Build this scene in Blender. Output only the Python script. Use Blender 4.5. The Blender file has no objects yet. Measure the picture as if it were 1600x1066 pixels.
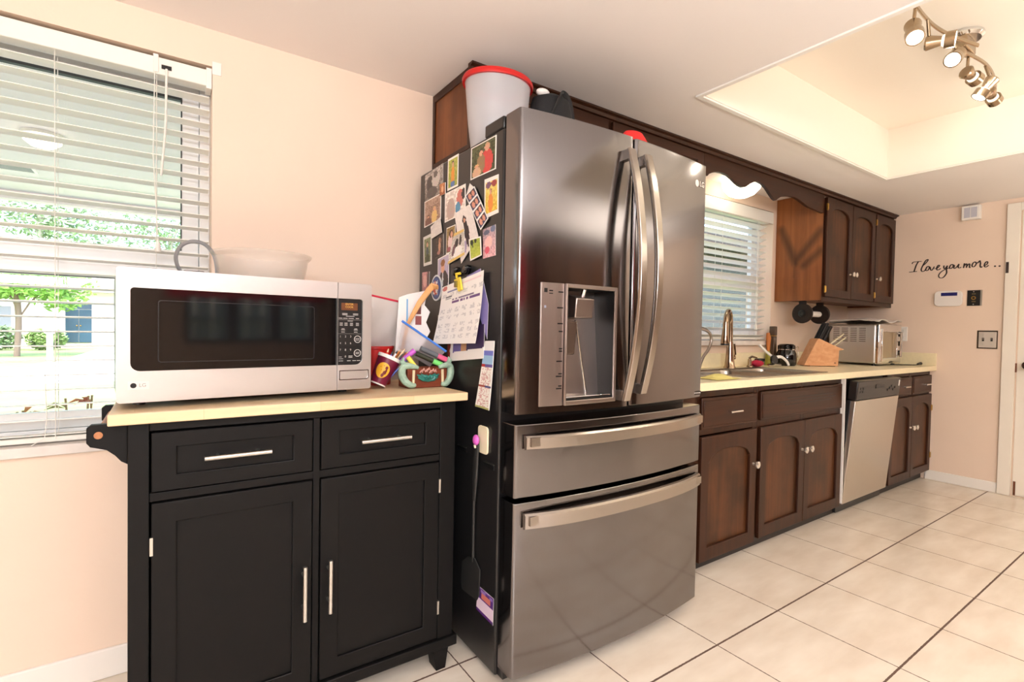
import bpy, bmesh, math, random
from mathutils import Vector, Matrix
random.seed(7)
sc = bpy.context.scene
COL = sc.collection
PI = math.pi

# ------------------------------------------------------------------ colour and material helpers
def lin(c):
    return tuple((v / 12.92 if v <= .04045 else ((v + .055) / 1.055) ** 2.4) for v in c)
def srgb(r, g, b):
    return lin((r / 255, g / 255, b / 255))

def new_mat(name):
    m = bpy.data.materials.new(name); m.use_nodes = True
    return m, m.node_tree.nodes, m.node_tree.links, m.node_tree.nodes['Principled BSDF']

def mat(name, col, rough=.5, metal=0., spec=.5, noise=0., nscale=20., bump=0., bscale=60., coat=0., stretch=(1, 1, 1), sss=0.):
    m, N, L, P = new_mat(name)
    c = (*col, 1)
    P.inputs['Base Color'].default_value = c
    P.inputs['Roughness'].default_value = rough
    P.inputs['Metallic'].default_value = metal
    P.inputs['Specular IOR Level'].default_value = spec
    P.inputs['Coat Weight'].default_value = coat
    P.inputs['Coat Roughness'].default_value = .15
    if noise or bump:
        tc = N.new('ShaderNodeTexCoord'); mp = N.new('ShaderNodeMapping')
        mp.inputs['Scale'].default_value = stretch
        L.new(tc.outputs['Object'], mp.inputs['Vector'])
    if noise:
        n = N.new('ShaderNodeTexNoise'); n.inputs['Scale'].default_value = nscale; n.inputs['Detail'].default_value = 6
        L.new(mp.outputs[0], n.inputs['Vector'])
        r = N.new('ShaderNodeValToRGB')
        r.color_ramp.elements[0].position = .3; r.color_ramp.elements[1].position = .7
        r.color_ramp.elements[0].color = (*[max(0, v * (1 - noise)) for v in col], 1)
        r.color_ramp.elements[1].color = (*[min(1, v * (1 + noise)) for v in col], 1)
        L.new(n.outputs['Fac'], r.inputs[0]); L.new(r.outputs[0], P.inputs['Base Color'])
    if bump:
        n2 = N.new('ShaderNodeTexNoise'); n2.inputs['Scale'].default_value = bscale; n2.inputs['Detail'].default_value = 4
        L.new(mp.outputs[0], n2.inputs['Vector'])
        b = N.new('ShaderNodeBump'); b.inputs['Strength'].default_value = bump; b.inputs['Distance'].default_value = .004
        L.new(n2.outputs['Fac'], b.inputs['Height']); L.new(b.outputs[0], P.inputs['Normal'])
    return m

def wood(name, dark, light, rough=.35, axis='z', scale=9., coat=0., contrast=(.25, .75), blotch=0., tint=False):
    m, N, L, P = new_mat(name)
    tc = N.new('ShaderNodeTexCoord'); mp = N.new('ShaderNodeMapping')
    s = {'x': (.07, 1, 1), 'y': (1, .07, 1), 'z': (1, 1, .07)}[axis]
    mp.inputs['Scale'].default_value = s
    L.new(tc.outputs['Object'], mp.inputs['Vector'])
    n = N.new('ShaderNodeTexNoise'); n.inputs['Scale'].default_value = scale * 4; n.inputs['Detail'].default_value = 7
    n.inputs['Distortion'].default_value = .6
    L.new(mp.outputs[0], n.inputs['Vector'])
    r = N.new('ShaderNodeValToRGB')
    r.color_ramp.elements[0].position, r.color_ramp.elements[1].position = contrast
    r.color_ramp.elements[0].color = (*dark, 1); r.color_ramp.elements[1].color = (*light, 1)
    L.new(n.outputs['Fac'], r.inputs[0])
    out = r.outputs[0]
    if blotch:
        n3 = N.new('ShaderNodeTexNoise'); n3.inputs['Scale'].default_value = 5; n3.inputs['Detail'].default_value = 5
        L.new(tc.outputs['Object'], n3.inputs['Vector'])
        r3 = N.new('ShaderNodeValToRGB'); r3.color_ramp.elements[0].position = .38; r3.color_ramp.elements[1].position = .62
        r3.color_ramp.elements[0].color = (1 - blotch,) * 3 + (1,); r3.color_ramp.elements[1].color = (1, 1, 1, 1)
        L.new(n3.outputs['Fac'], r3.inputs[0])
        mx = N.new('ShaderNodeMixRGB'); mx.blend_type = 'MULTIPLY'; mx.inputs[0].default_value = 1
        L.new(out, mx.inputs[1]); L.new(r3.outputs[0], mx.inputs[2]); out = mx.outputs[0]
    if tint:                                             # stains with a shape of their own, kept in the mesh's colours
        vc_ = N.new('ShaderNodeVertexColor'); vc_.layer_name = 'Col'
        mx = N.new('ShaderNodeMixRGB'); mx.blend_type = 'MULTIPLY'; mx.inputs[0].default_value = 1
        L.new(out, mx.inputs[1]); L.new(vc_.outputs[0], mx.inputs[2]); out = mx.outputs[0]
    L.new(out, P.inputs['Base Color'])
    P.inputs['Roughness'].default_value = rough; P.inputs['Coat Weight'].default_value = coat * .3; P.inputs['Coat Roughness'].default_value = .25; P.inputs['Specular IOR Level'].default_value = .3
    b = N.new('ShaderNodeBump'); b.inputs['Strength'].default_value = .12; b.inputs['Distance'].default_value = .002
    L.new(n.outputs['Fac'], b.inputs['Height']); L.new(b.outputs[0], P.inputs['Normal'])
    return m

def brushed(name, col, rough=.25, axis='x', amt=.15):
    m, N, L, P = new_mat(name)
    P.inputs['Metallic'].default_value = 1
    tc = N.new('ShaderNodeTexCoord'); mp = N.new('ShaderNodeMapping')
    mp.inputs['Scale'].default_value = {'x': (2, 300, 300), 'z': (300, 300, 2), 'y': (300, 2, 300)}[axis]
    L.new(tc.outputs['Object'], mp.inputs['Vector'])
    n = N.new('ShaderNodeTexNoise'); n.inputs['Scale'].default_value = 2; n.inputs['Detail'].default_value = 3
    L.new(mp.outputs[0], n.inputs['Vector'])
    r = N.new('ShaderNodeValToRGB')
    r.color_ramp.elements[0].color = (*[v * (1 - amt) for v in col], 1); r.color_ramp.elements[1].color = (*[min(1, v * (1 + amt)) for v in col], 1)
    L.new(n.outputs['Fac'], r.inputs[0]); L.new(r.outputs[0], P.inputs['Base Color'])
    mr = N.new('ShaderNodeMapRange'); mr.inputs['To Min'].default_value = rough * .8; mr.inputs['To Max'].default_value = rough * 1.25
    L.new(n.outputs['Fac'], mr.inputs['Value']); L.new(mr.outputs[0], P.inputs['Roughness'])
    return m

def glassy(name, tint=(1, 1, 1), gloss=.08, body=None, amount=0., rough=.02):
    """thin clear sheet: transparent with a reflection that grows towards grazing; BODY mixes in a diffuse film."""
    m = bpy.data.materials.new(name); m.use_nodes = True
    N, L = m.node_tree.nodes, m.node_tree.links
    N.remove(N['Principled BSDF'])
    out = N['Material Output']
    t = N.new('ShaderNodeBsdfTransparent'); t.inputs[0].default_value = (*tint, 1)
    g = N.new('ShaderNodeBsdfGlossy'); g.inputs['Roughness'].default_value = rough
    lw = N.new('ShaderNodeLayerWeight'); lw.inputs[0].default_value = .15
    mr = N.new('ShaderNodeMapRange'); mr.inputs['To Min'].default_value = gloss * .5; mr.inputs['To Max'].default_value = min(1, gloss * 6)
    L.new(lw.outputs['Facing'], mr.inputs['Value'])
    mx = N.new('ShaderNodeMixShader'); L.new(mr.outputs[0], mx.inputs[0])
    last = t.outputs[0]
    if body:
        d = N.new('ShaderNodeBsdfDiffuse'); d.inputs[0].default_value = (*body, 1)
        tl = N.new('ShaderNodeBsdfTranslucent'); tl.inputs[0].default_value = (*body, 1)
        m3 = N.new('ShaderNodeMixShader'); m3.inputs[0].default_value = .4
        L.new(d.outputs[0], m3.inputs[1]); L.new(tl.outputs[0], m3.inputs[2])
        m2 = N.new('ShaderNodeMixShader'); m2.inputs[0].default_value = amount
        L.new(t.outputs[0], m2.inputs[1]); L.new(m3.outputs[0], m2.inputs[2]); last = m2.outputs[0]
    L.new(last, mx.inputs[1]); L.new(g.outputs[0], mx.inputs[2]); L.new(mx.outputs[0], out.inputs[0])
    return m

def glow(name, col, strength):
    m, N, L, P = new_mat(name)
    P.inputs['Base Color'].default_value = (*[v * .2 for v in col], 1)
    P.inputs['Emission Color'].default_value = (*col, 1); P.inputs['Emission Strength'].default_value = strength
    return m

def vcol(name, rough=.45, spec=.4):
    m, N, L, P = new_mat(name)
    a = N.new('ShaderNodeVertexColor'); a.layer_name = 'Col'
    L.new(a.outputs[0], P.inputs['Base Color']); P.inputs['Roughness'].default_value = rough; P.inputs['Specular IOR Level'].default_value = spec
    return m

# ------------------------------------------------------------------ object helpers
ORG = {}
def put(name, me, mats, parent=None, bev=0., bseg=2, smooth=35):
    o = bpy.data.objects.new(name, me); COL.objects.link(o)
    for m in (mats if isinstance(mats, (list, tuple)) else [mats]): me.materials.append(m)
    off = ORG.get(parent.name, Vector((0, 0, 0))) if parent else None
    if parent is None:                                  # origin at the base centre of its own mesh
        xs = [v.co for v in me.vertices]
        lo = Vector([min(c[i] for c in xs) for i in range(3)]); hi = Vector([max(c[i] for c in xs) for i in range(3)])
        off = Vector(((lo.x + hi.x) / 2, (lo.y + hi.y) / 2, lo.z))
        o.location = off
    else:
        o.parent = parent
    me.transform(Matrix.Translation(-off))
    ORG[o.name] = off
    if smooth:
        for p in me.polygons: p.use_smooth = True
        try: me.set_sharp_from_angle(angle=math.radians(smooth))
        except Exception: pass
    if bev:
        b = o.modifiers.new('Bevel', 'BEVEL'); b.width = bev; b.segments = bseg; b.limit_method = 'ANGLE'; b.angle_limit = math.radians(40)
        b.harden_normals = False
    return o

def thing(name, label, cat, loc, group=None):
    o = bpy.data.objects.new(name, None); COL.objects.link(o)
    o.empty_display_size = .05
    o.location = loc; ORG[o.name] = Vector(loc)
    return tag(o, label, cat, group)
def tag(o, label, cat, group=None):
    o['label'] = label; o['category'] = cat
    if group: o['group'] = group
    return o
def struct(o):
    o['kind'] = 'structure'; return o

class MB:
    """collects shapes in world coordinates; to() links them as ONE mesh object."""
    def __init__(s, M=None): s.bm = bmesh.new(); s.M = M; s.mi = 0
    def _f(s, vs):
        try: f = s.bm.faces.new(vs); f.material_index = s.mi; return f
        except ValueError: return None
    def v(s, p):
        p = Vector(p)
        return s.bm.verts.new(s.M @ p if s.M else p)
    def m(s, i): s.mi = i; return s
    def box(s, x0, x1, y0, y1, z0, z1):
        if x0 > x1: x0, x1 = x1, x0
        if y0 > y1: y0, y1 = y1, y0
        if z0 > z1: z0, z1 = z1, z0
        V = [s.v((x, y, z)) for z in (z0, z1) for y in (y0, y1) for x in (x0, x1)]
        for q in ((0, 2, 3, 1), (4, 5, 7, 6), (0, 1, 5, 4), (1, 3, 7, 5), (3, 2, 6, 7), (2, 0, 4, 6)): s._f([V[i] for i in q])
        return s
    def prism(s, poly, d0, d1, plane='xz'):
        """polygon extruded along the axis that PLANE lacks."""
        def P(a, b, d): return {'xz': (a, d, b), 'xy': (a, b, d), 'yz': (d, a, b)}[plane]
        A = [s.v(P(a, b, d0)) for a, b in poly]; B = [s.v(P(a, b, d1)) for a, b in poly]
        n = len(poly); fa = s._f(A); fb = s._f(B[::-1])
        for i in range(n): s._f([A[i], B[i], B[(i + 1) % n], A[(i + 1) % n]][::-1])
        return s
    def ring(s, outer, inner, d0, d1, plane='xz'):
        """frame between two closed outlines with the same number of points, D0 front, D1 back."""
        def P(a, b, d): return {'xz': (a, d, b), 'xy': (a, b, d), 'yz': (d, a, b)}[plane]
        O0 = [s.v(P(*p, d0)) for p in outer]; I0 = [s.v(P(*p, d0)) for p in inner]
        O1 = [s.v(P(*p, d1)) for p in outer]; I1 = [s.v(P(*p, d1)) for p in inner]
        n = len(outer)
        for i in range(n):
            j = (i + 1) % n
            s._f([O0[i], O0[j], I0[j], I0[i]]); s._f([O1[i], I1[i], I1[j], O1[j]])
            s._f([O0[i], O1[i], O1[j], O0[j]]); s._f([I0[i], I0[j], I1[j], I1[i]])
        return s
    def lathe(s, prof, c=(0, 0, 0), axis=(0, 0, 1), n=32, sx=1., sy=1.):
        """PROF: (radius, height) pairs along AXIS from C."""
        c = Vector(c); ax = Vector(axis).normalized()
        u = ax.orthogonal().normalized(); w = ax.cross(u)
        if abs(ax.z) > .99: u, w = Vector((1, 0, 0)), Vector((0, 1 if ax.z > 0 else -1, 0))
        R = []
        for r, h in prof:
            if r < 1e-6: R.append([s.v(c + ax * h)])
            else: R.append([s.v(c + ax * h + u * (r * sx * math.cos(2 * PI * i / n)) + w * (r * sy * math.sin(2 * PI * i / n))) for i in range(n)])
        for a, b in zip(R, R[1:]):
            for i in range(n):
                j = (i + 1) % n
                if len(a) == 1 and len(b) == 1: continue
                if len(a) == 1: s._f([a[0], b[j], b[i]])
                elif len(b) == 1: s._f([a[i], a[j], b[0]])
                else: s._f([a[i], a[j], b[j], b[i]])
        return s
    def cyl(s, p0, p1, r0, r1=None, n=20):
        p0, p1 = Vector(p0), Vector(p1); r1 = r0 if r1 is None else r1
        h = (p1 - p0).length
        return s.lathe([(0, 0), (r0, 0), (r1, h), (0, h)], p0, p1 - p0, n)
    def tube(s, pts, r, n=10, closed=False, flat=1., up=None, radii=None):
        """sweep a circle (or an ellipse FLAT times as thick along the binormal) along PTS."""
        P = [Vector(p) for p in pts]; k = len(P)
        T = []
        for i in range(k):
            a = P[(i - 1) % k] if (closed or i > 0) else P[i]; b = P[(i + 1) % k] if (closed or i < k - 1) else P[i]
            T.append((b - a).normalized())
        u = Vector(up) if up else T[0].orthogonal()
        R = []
        for i in range(k):
            u = (u - T[i] * u.dot(T[i])); u.normalize(); w = T[i].cross(u)
            rr = radii[i] if radii else r
            R.append([s.v(P[i] + u * (rr * math.cos(2 * PI * q / n)) + w * (rr * flat * math.sin(2 * PI * q / n))) for q in range(n)])
        m = k if closed else k - 1
        for i in range(m):
            a, b = R[i], R[(i + 1) % k]
            for q in range(n):
                t = (q + 1) % n; s._f([a[q], b[q], b[t], a[t]][::-1])
        if not closed: s._f(R[0][::-1][::-1]); s._f(R[-1][::-1])
        return s
    def sphere(s, c, rx, ry=None, rz=None, n=16, m=10):
        ry = ry or rx; rz = rz or rx; c = Vector(c)
        R = []
        for i in range(m + 1):
            t = PI * i / m; z = -math.cos(t); r = math.sin(t)
            if i in (0, m): R.append([s.v(c + Vector((0, 0, rz * z)))])
            else: R.append([s.v(c + Vector((rx * r * math.cos(2 * PI * q / n), ry * r * math.sin(2 * PI * q / n), rz * z))) for q in range(n)])
        for a, b in zip(R, R[1:]):
            for q in range(n):
                t = (q + 1) % n
                if len(a) == 1: s._f([a[0], b[t], b[q]])
                elif len(b) == 1: s._f([a[q], a[t], b[0]])
                else: s._f([a[q], a[t], b[t], b[q]])
        return s
    def grid(s, fn, nu, nv):
        V = [[s.v(fn(i / nu, j / nv)) for i in range(nu + 1)] for j in range(nv + 1)]
        for j in range(nv):
            for i in range(nu): s._f([V[j][i], V[j][i + 1], V[j + 1][i + 1], V[j + 1][i]])
        return s
    def to(s, name, mats, parent=None, bev=0., bseg=2, smooth=35, fix=True):
        if fix: bmesh.ops.recalc_face_normals(s.bm, faces=s.bm.faces)
        me = bpy.data.meshes.new(name); s.bm.to_mesh(me); s.bm.free()
        return put(name, me, mats, parent, bev, bseg, smooth)

def text_mesh(name, txt, size, M, mt, parent=None, depth=.0004):
    """lettering in real geometry; M places the text plane."""
    cu = bpy.data.curves.new(name, 'FONT'); cu.body = txt; cu.size = size; cu.extrude = depth; cu.align_x = 'CENTER'; cu.align_y = 'CENTER'
    o = bpy.data.objects.new(name, cu); COL.objects.link(o)
    dg = bpy.context.evaluated_depsgraph_get(); me = bpy.data.meshes.new_from_object(o.evaluated_get(dg))
    bpy.data.objects.remove(o); bpy.data.curves.remove(cu)
    me.transform(M)
    return put(name, me, mt, parent, smooth=0)

def copy_tree(o, parent=None):
    c = o.copy(); COL.objects.link(c); c.parent = parent
    for ch in [x for x in o.children]: copy_tree(ch, c)
    return c

def frame_M(right, up, origin):
    r, u = Vector(right).normalized(), Vector(up).normalized(); n = r.cross(u)
    return Matrix(((r.x, u.x, n.x, origin[0]), (r.y, u.y, n.y, origin[1]), (r.z, u.z, n.z, origin[2]), (0, 0, 0, 1)))

def hsh(i, j, k=0):
    x = math.sin(i * 127.1 + j * 311.7 + k * 74.7) * 43758.5453
    return x - math.floor(x)

# ------------------------------------------------------------------ camera
cam = bpy.data.cameras.new('camera'); cam.sensor_width = 36; cam.lens = 790.19 * 36 / 1600
cam.clip_start = .02; cam.clip_end = 300
co = bpy.data.objects.new('camera', cam); COL.objects.link(co); sc.camera = co
R_ = Vector((.82466301, -.56533857, .01797833)); U_ = Vector((-.00206753, .02877184, .99958387)); F_ = Vector((.56562058, .82435701, -.02255821))
co.matrix_world = Matrix(((R_.x, U_.x, -F_.x, 0), (R_.y, U_.y, -F_.y, -2.0565), (R_.z, U_.z, -F_.z, 1.1432), (0, 0, 0, 1)))

# ------------------------------------------------------------------ materials
PEACH = mat('peach_wall_paint', srgb(236, 214, 195), .6, noise=.02, nscale=3, bump=.05, bscale=120)
CEIL = mat('ceiling_paint', srgb(238, 232, 229), .8, bump=.04, bscale=90)
WHITE = mat('white_paint', srgb(240, 236, 230), .45)
TRAYW = mat('tray_paint', srgb(243, 234, 222), .7)
VINYL = mat('white_vinyl', srgb(240, 240, 240), .3)
SLATM = mat('blind_slat_white', srgb(240, 238, 230), .4)
CORD = mat('blind_cord', srgb(235, 232, 225), .7)
GASKET = mat('dark_gasket', srgb(38, 42, 38), .5)
PANE = glassy('window_glass', (1, 1, 1), .05)
MARBLE = mat('marble_sill', srgb(222, 214, 208), .25, noise=.10, nscale=14)
BLACKP = mat('black_cart_paint', srgb(13, 12, 12), .5, spec=.2, noise=.05, nscale=30, bump=.03, bscale=200)
BUTCHER = None
STEELH = mat('satin_nickel', srgb(205, 203, 198), .28, 1)
CHROME = mat('chrome', srgb(225, 225, 225), .08, 1)
NICKEL = mat('brushed_nickel', srgb(170, 150, 125), .25, 1)
STEEL = brushed('stainless_steel', srgb(224, 223, 222), .36, 'x', .025)
SINKM = brushed('sink_steel', srgb(168, 160, 150), .28, 'x', .04)
STEELV = brushed('stainless_panel', srgb(206, 198, 188), .3, 'z', .05)
BLKST = brushed('black_stainless', srgb(126, 123, 124), .13, 'z', .05)
BLKSTH = brushed('black_stainless_handle', srgb(170, 163, 156), .22, 'z', .05)
FBODY = mat('fridge_black_side', srgb(30, 29, 30), .3, spec=.5, bump=.03, bscale=300)
BLACK = mat('black_plastic', srgb(18, 18, 19), .35)
BLACKG = mat('black_gloss', srgb(10, 10, 12), .06, spec=.6)
DKRUB = mat('dark_rubber', srgb(30, 30, 30), .7)
WOODD = wood('dark_stained_frame', srgb(40, 18, 7), srgb(62, 31, 13), .42, 'z', 7, .15)
WOODX = wood('dark_stained_rail', srgb(40, 18, 7), srgb(62, 31, 13), .42, 'x', 7, .15)
WOODP = wood('brown_stained_panel', srgb(62, 34, 16), srgb(98, 57, 28), .42, 'z', 6, .12, blotch=.5)
WOODS = wood('side_panel_pine', srgb(96, 50, 24), srgb(140, 84, 44), .45, 'z', 5, .12, blotch=.35)
WOODV = wood('stained_pine_side', srgb(108, 58, 27), srgb(156, 96, 52), .45, 'z', 5, .12, blotch=.15, tint=True)
TOEK = mat('toe_kick_black', srgb(36, 30, 27), .5)
LAMIN = mat('cream_laminate', srgb(240, 227, 190), .3, noise=.03, nscale=60)
BRASS = mat('brass', srgb(190, 150, 80), .3, 1)
RED = mat('red_plastic', srgb(196, 30, 28), .35)

# butcher block: staves along X
m, N, L, P = new_mat('butcher_block')
tc = N.new('ShaderNodeTexCoord'); br = N.new('ShaderNodeTexBrick')
br.inputs['Scale'].default_value = 1; br.inputs['Brick Width'].default_value = .28; br.inputs['Row Height'].default_value = .038
br.inputs['Mortar Size'].default_value = .0004; br.inputs['Bias'].default_value = 0
br.inputs['Color1'].default_value = (*srgb(230, 196, 152), 1); br.inputs['Color2'].default_value = (*srgb(240, 214, 176), 1); br.inputs['Mortar'].default_value = (*srgb(206, 168, 122), 1)
L.new(tc.outputs['Object'], br.inputs['Vector'])
mp = N.new('ShaderNodeMapping'); mp.inputs['Scale'].default_value = (3, 60, 60); L.new(tc.outputs['Object'], mp.inputs[0])
nz = N.new('ShaderNodeTexNoise'); nz.inputs['Scale'].default_value = 2; nz.inputs['Detail'].default_value = 5; L.new(mp.outputs[0], nz.inputs['Vector'])
mx = N.new('ShaderNodeMixRGB'); mx.blend_type = 'MULTIPLY'; mx.inputs[0].default_value = .25
L.new(br.outputs[0], mx.inputs[1]); L.new(nz.outputs['Fac'], mx.inputs[2]); L.new(mx.outputs[0], P.inputs['Base Color'])
P.inputs['Roughness'].default_value = .4
BUTCHER = m

# floor tile: grout lines at a pitch of .4215, dark between the rows
m, N, L, P = new_mat('ceramic_floor_tile')
tc = N.new('ShaderNodeTexCoord'); sp = N.new('ShaderNodeSeparateXYZ'); L.new(tc.outputs['Object'], sp.inputs[0])
def mth(op, a, b=None, c=None):
    n = N.new('ShaderNodeMath'); n.operation = op
    for i, q in enumerate((a, b, c)):
        if q is None: continue
        if isinstance(q, (int, float)): n.inputs[i].default_value = q
        else: L.new(q, n.inputs[i])
    return n.outputs[0]
S_ = .4215
def line_dist(ax, off):
    f = mth('FRACT', mth('ADD', mth('DIVIDE', mth('SUBTRACT', ax, off), S_), .5))
    return mth('MULTIPLY', mth('ABSOLUTE', mth('SUBTRACT', f, .5)), S_)
FLX, FLY = 1.671, -.985
nw = N.new('ShaderNodeTexNoise'); nw.inputs['Scale'].default_value = 90; L.new(tc.outputs['Object'], nw.inputs['Vector'])
wob = mth('MULTIPLY', mth('SUBTRACT', nw.outputs['Fac'], .5), .003)
dx = mth('ADD', line_dist(sp.outputs[0], FLX), wob); dy = mth('ADD', line_dist(sp.outputs[1], FLY), wob)
gx = mth('LESS_THAN', dx, .0022); gy = mth('LESS_THAN', dy, .0036)
gr = mth('MAXIMUM', gx, gy)
n1 = N.new('ShaderNodeTexNoise'); n1.inputs['Scale'].default_value = 3.5; n1.inputs['Detail'].default_value = 9
mp = N.new('ShaderNodeMapping'); mp.inputs['Scale'].default_value = (1, 3, 1); L.new(tc.outputs['Object'], mp.inputs[0]); L.new(mp.outputs[0], n1.inputs['Vector'])
rp = N.new('ShaderNodeValToRGB'); rp.color_ramp.elements[0].position = .3; rp.color_ramp.elements[1].position = .72
rp.color_ramp.elements[0].color = (*srgb(216, 202, 184), 1); rp.color_ramp.elements[1].color = (*srgb(232, 222, 207), 1)
L.new(n1.outputs['Fac'], rp.inputs[0])
mx = N.new('ShaderNodeMixRGB'); L.new(gr, mx.inputs[0]); L.new(rp.outputs[0], mx.inputs[1]); mx.inputs[2].default_value = (*srgb(92, 70, 58), 1)
L.new(mx.outputs[0], P.inputs['Base Color'])
rr = N.new('ShaderNodeMapRange'); rr.inputs['To Min'].default_value = .22; rr.inputs['To Max'].default_value = .8; L.new(gr, rr.inputs['Value']); L.new(rr.outputs[0], P.inputs['Roughness'])
bp_ = N.new('ShaderNodeBump'); bp_.invert = True; bp_.inputs['Strength'].default_value = .4; bp_.inputs['Distance'].default_value = .002
L.new(gr, bp_.inputs['Height']); L.new(bp_.outputs[0], P.inputs['Normal'])
TILE = m

# ------------------------------------------------------------------ room shell
XR, HC = 5.079, 2.16
XL, YB = -3.2, -4.6
fl = MB().box(XL, XR + .2, YB, .2, -.1, 0); fl = fl.to('floor', TILE, smooth=0)
# floor origin back to the world origin so that the tile lines stay where they are
fl.data.transform(Matrix.Translation(fl.location)); fl.location = (0, 0, 0); struct(fl)
W1 = (-1.05, .133, .765, 2.035); W2 = (2.72, 3.782, 1.09, 2.062)
def holed(xs, holes, y0, y1, z0, z1):
    b = MB(); x = xs[0]
    for (a, c, d, e) in holes:
        b.box(x, a, y0, y1, z0, z1); b.box(a, c, y0, y1, z0, d); b.box(a, c, y0, y1, e, z1); x = c
    b.box(x, xs[1], y0, y1, z0, z1); return b
struct(holed((XL - .2, XR + .2), [W1, W2], 0, .2, 0, 2.75).to('wall_back', PEACH, smooth=0))
struct(MB().box(XR, XR + .2, YB, 0, 0, 2.75).to('wall_right', PEACH, smooth=0))
struct(MB().box(XL - .2, XL, YB, 0, 0, 2.75).to('wall_left', PEACH, smooth=0))
TX0, TX1, TY1, TY0, TZ = 1.895, 3.831, -.706, -2.6, 2.467
WR = (.85, 2.12, .95, 1.85)
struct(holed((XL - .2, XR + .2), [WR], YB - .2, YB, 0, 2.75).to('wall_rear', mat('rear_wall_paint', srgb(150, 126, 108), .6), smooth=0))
b = MB()
b.box(XL, TX0, YB, 0, HC, HC + .12); b.box(TX1, XR, YB, 0, HC, HC + .12); b.box(TX0, TX1, TY1, 0, HC, HC + .12); b.box(TX0, TX1, YB, TY0, HC, HC + .12)
struct(b.to('ceiling', CEIL, smooth=0))
b = MB()
b.box(TX0 - .1, TX0, TY0, TY1, HC + .12, TZ); b.box(TX1, TX1 + .1, TY0, TY1, HC + .12, TZ)
b.box(TX0 - .1, TX1 + .1, TY1, TY1 + .1, HC + .12, TZ); b.box(TX0 - .1, TX1 + .1, TY0 - .1, TY0, HC + .12, TZ)
b.box(TX0 - .1, TX1 + .1, TY0 - .1, TY1 + .1, TZ, TZ + .05)
b.box(TX0, TX0 + .003, TY0, TY1, HC, HC + .12); b.box(TX1 - .003, TX1, TY0, TY1, HC, HC + .12); b.box(TX0, TX1, TY1 - .003, TY1, HC, HC + .12); b.box(TX0, TX1, TY0, TY0 + .003, HC, HC + .12)
o = b.to('trim_1', TRAYW, smooth=0); struct(o)
b = MB().ring([(TX0 - .022, TY0 - .022), (TX1 + .022, TY0 - .022), (TX1 + .022, TY1 + .022), (TX0 - .022, TY1 + .022)], [(TX0, TY0), (TX1, TY0), (TX1, TY1), (TX0, TY1)], HC - .008, HC, 'xy')
struct(b.to('trim_2', WHITE, smooth=0, bev=.002))
# baseboards
struct(MB().box(XL, .86, -.013, 0, 0, .095).to('baseboard_back', WHITE, bev=.004))
struct(MB().box(XR - .012, XR, -1.03, -.60, 0, .075).to('baseboard_right', WHITE, bev=.004))

# left window unit in the wall
def window(n, W, parts, rail_z):
    x0, x1, z0, z1 = W
    def fr(a, b_, c, d, w, y0, y1): return MB().ring([(a, c), (b_, c), (b_, d), (a, d)], [(a + w, c + w), (b_ - w, c + w), (b_ - w, d - w), (a + w, d - w)], y0, y1)
    w = thing('window_%d' % n, '', '', ((x0 + x1) / 2, .13, z0)); del w['label'], w['category']; struct(w)
    struct(fr(x0, x1, z0, z1, .032, .10, .17).to('window_frame', VINYL, w, bev=.003))
    return w, fr
w1, fr = window(1, W1, None, 1.37)
struct(fr(W1[0] + .033, W1[1] - .033, 1.352, W1[3] - .033, .052, .118, .15).to('upper_sash', VINYL, w1, bev=.003))
struct(MB().box(W1[0] + .033, W1[1] - .033, .108, .135, 1.345, 1.392).to('meeting_rail', VINYL, w1, bev=.004))
struct(fr(W1[0] + .033, W1[1] - .033, W1[2] + .033, 1.345, .055, .108, .135).to('lower_sash', VINYL, w1, bev=.003))
g = MB().box(W1[0] + .085, W1[1] - .085, .1165, .137, W1[3] - .098, W1[3] - .0855).box(W1[0] + .085, W1[1] - .085, .1075, .125, 1.2905, 1.299)
g.box(W1[1] - .0885, W1[1] - .0852, .1165, .137, 1.404, W1[3] - .098).box(W1[0] + .0852, W1[0] + .0885, .1165, .137, 1.404, W1[3] - .098)
struct(g.to('glazing_gasket', GASKET, w1))
struct(MB().box(W1[0] + .08, W1[1] - .08, .128, .131, 1.40, W1[3] - .08).to('glass', PANE, w1))
struct(MB().box(W1[0] + .08, W1[1] - .08, .122, .125, W1[2] + .08, 1.30).to('glass', PANE, w1))
struct(MB().box(W1[0] - .03, W1[1] + .03, -.022, .0995, W1[2] - .028, W1[2] + .003).to('trim_3', MARBLE, bev=.003))
# kitchen window over the sink
w2, fr = window(2, W2, None, 1.52)
struct(fr(W2[0] + .033, W2[1] - .033, 1.53, W2[3] - .033, .05, .118, .15).to('upper_sash', VINYL, w2, bev=.003))
struct(MB().box(W2[0] + .033, W2[1] - .033, .108, .135, 1.515, 1.56).to('meeting_rail', VINYL, w2, bev=.004))
struct(fr(W2[0] + .033, W2[1] - .033, W2[2] + .033, 1.515, .05, .108, .135).to('lower_sash', VINYL, w2, bev=.003))
struct(MB().box(W2[0] + .08, W2[1] - .08, .128, .131, 1.57, W2[3] - .08).to('glass', PANE, w2))
struct(MB().box(W2[0] + .08, W2[1] - .08, .122, .125, W2[2] + .08, 1.47).to('glass', PANE, w2))
struct(MB().box(W2[0] - .02, W2[1] - .06, -.03, .0995, W2[2] - .03, W2[2] + .003).to('trim_4', MARBLE, bev=.003))

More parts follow.
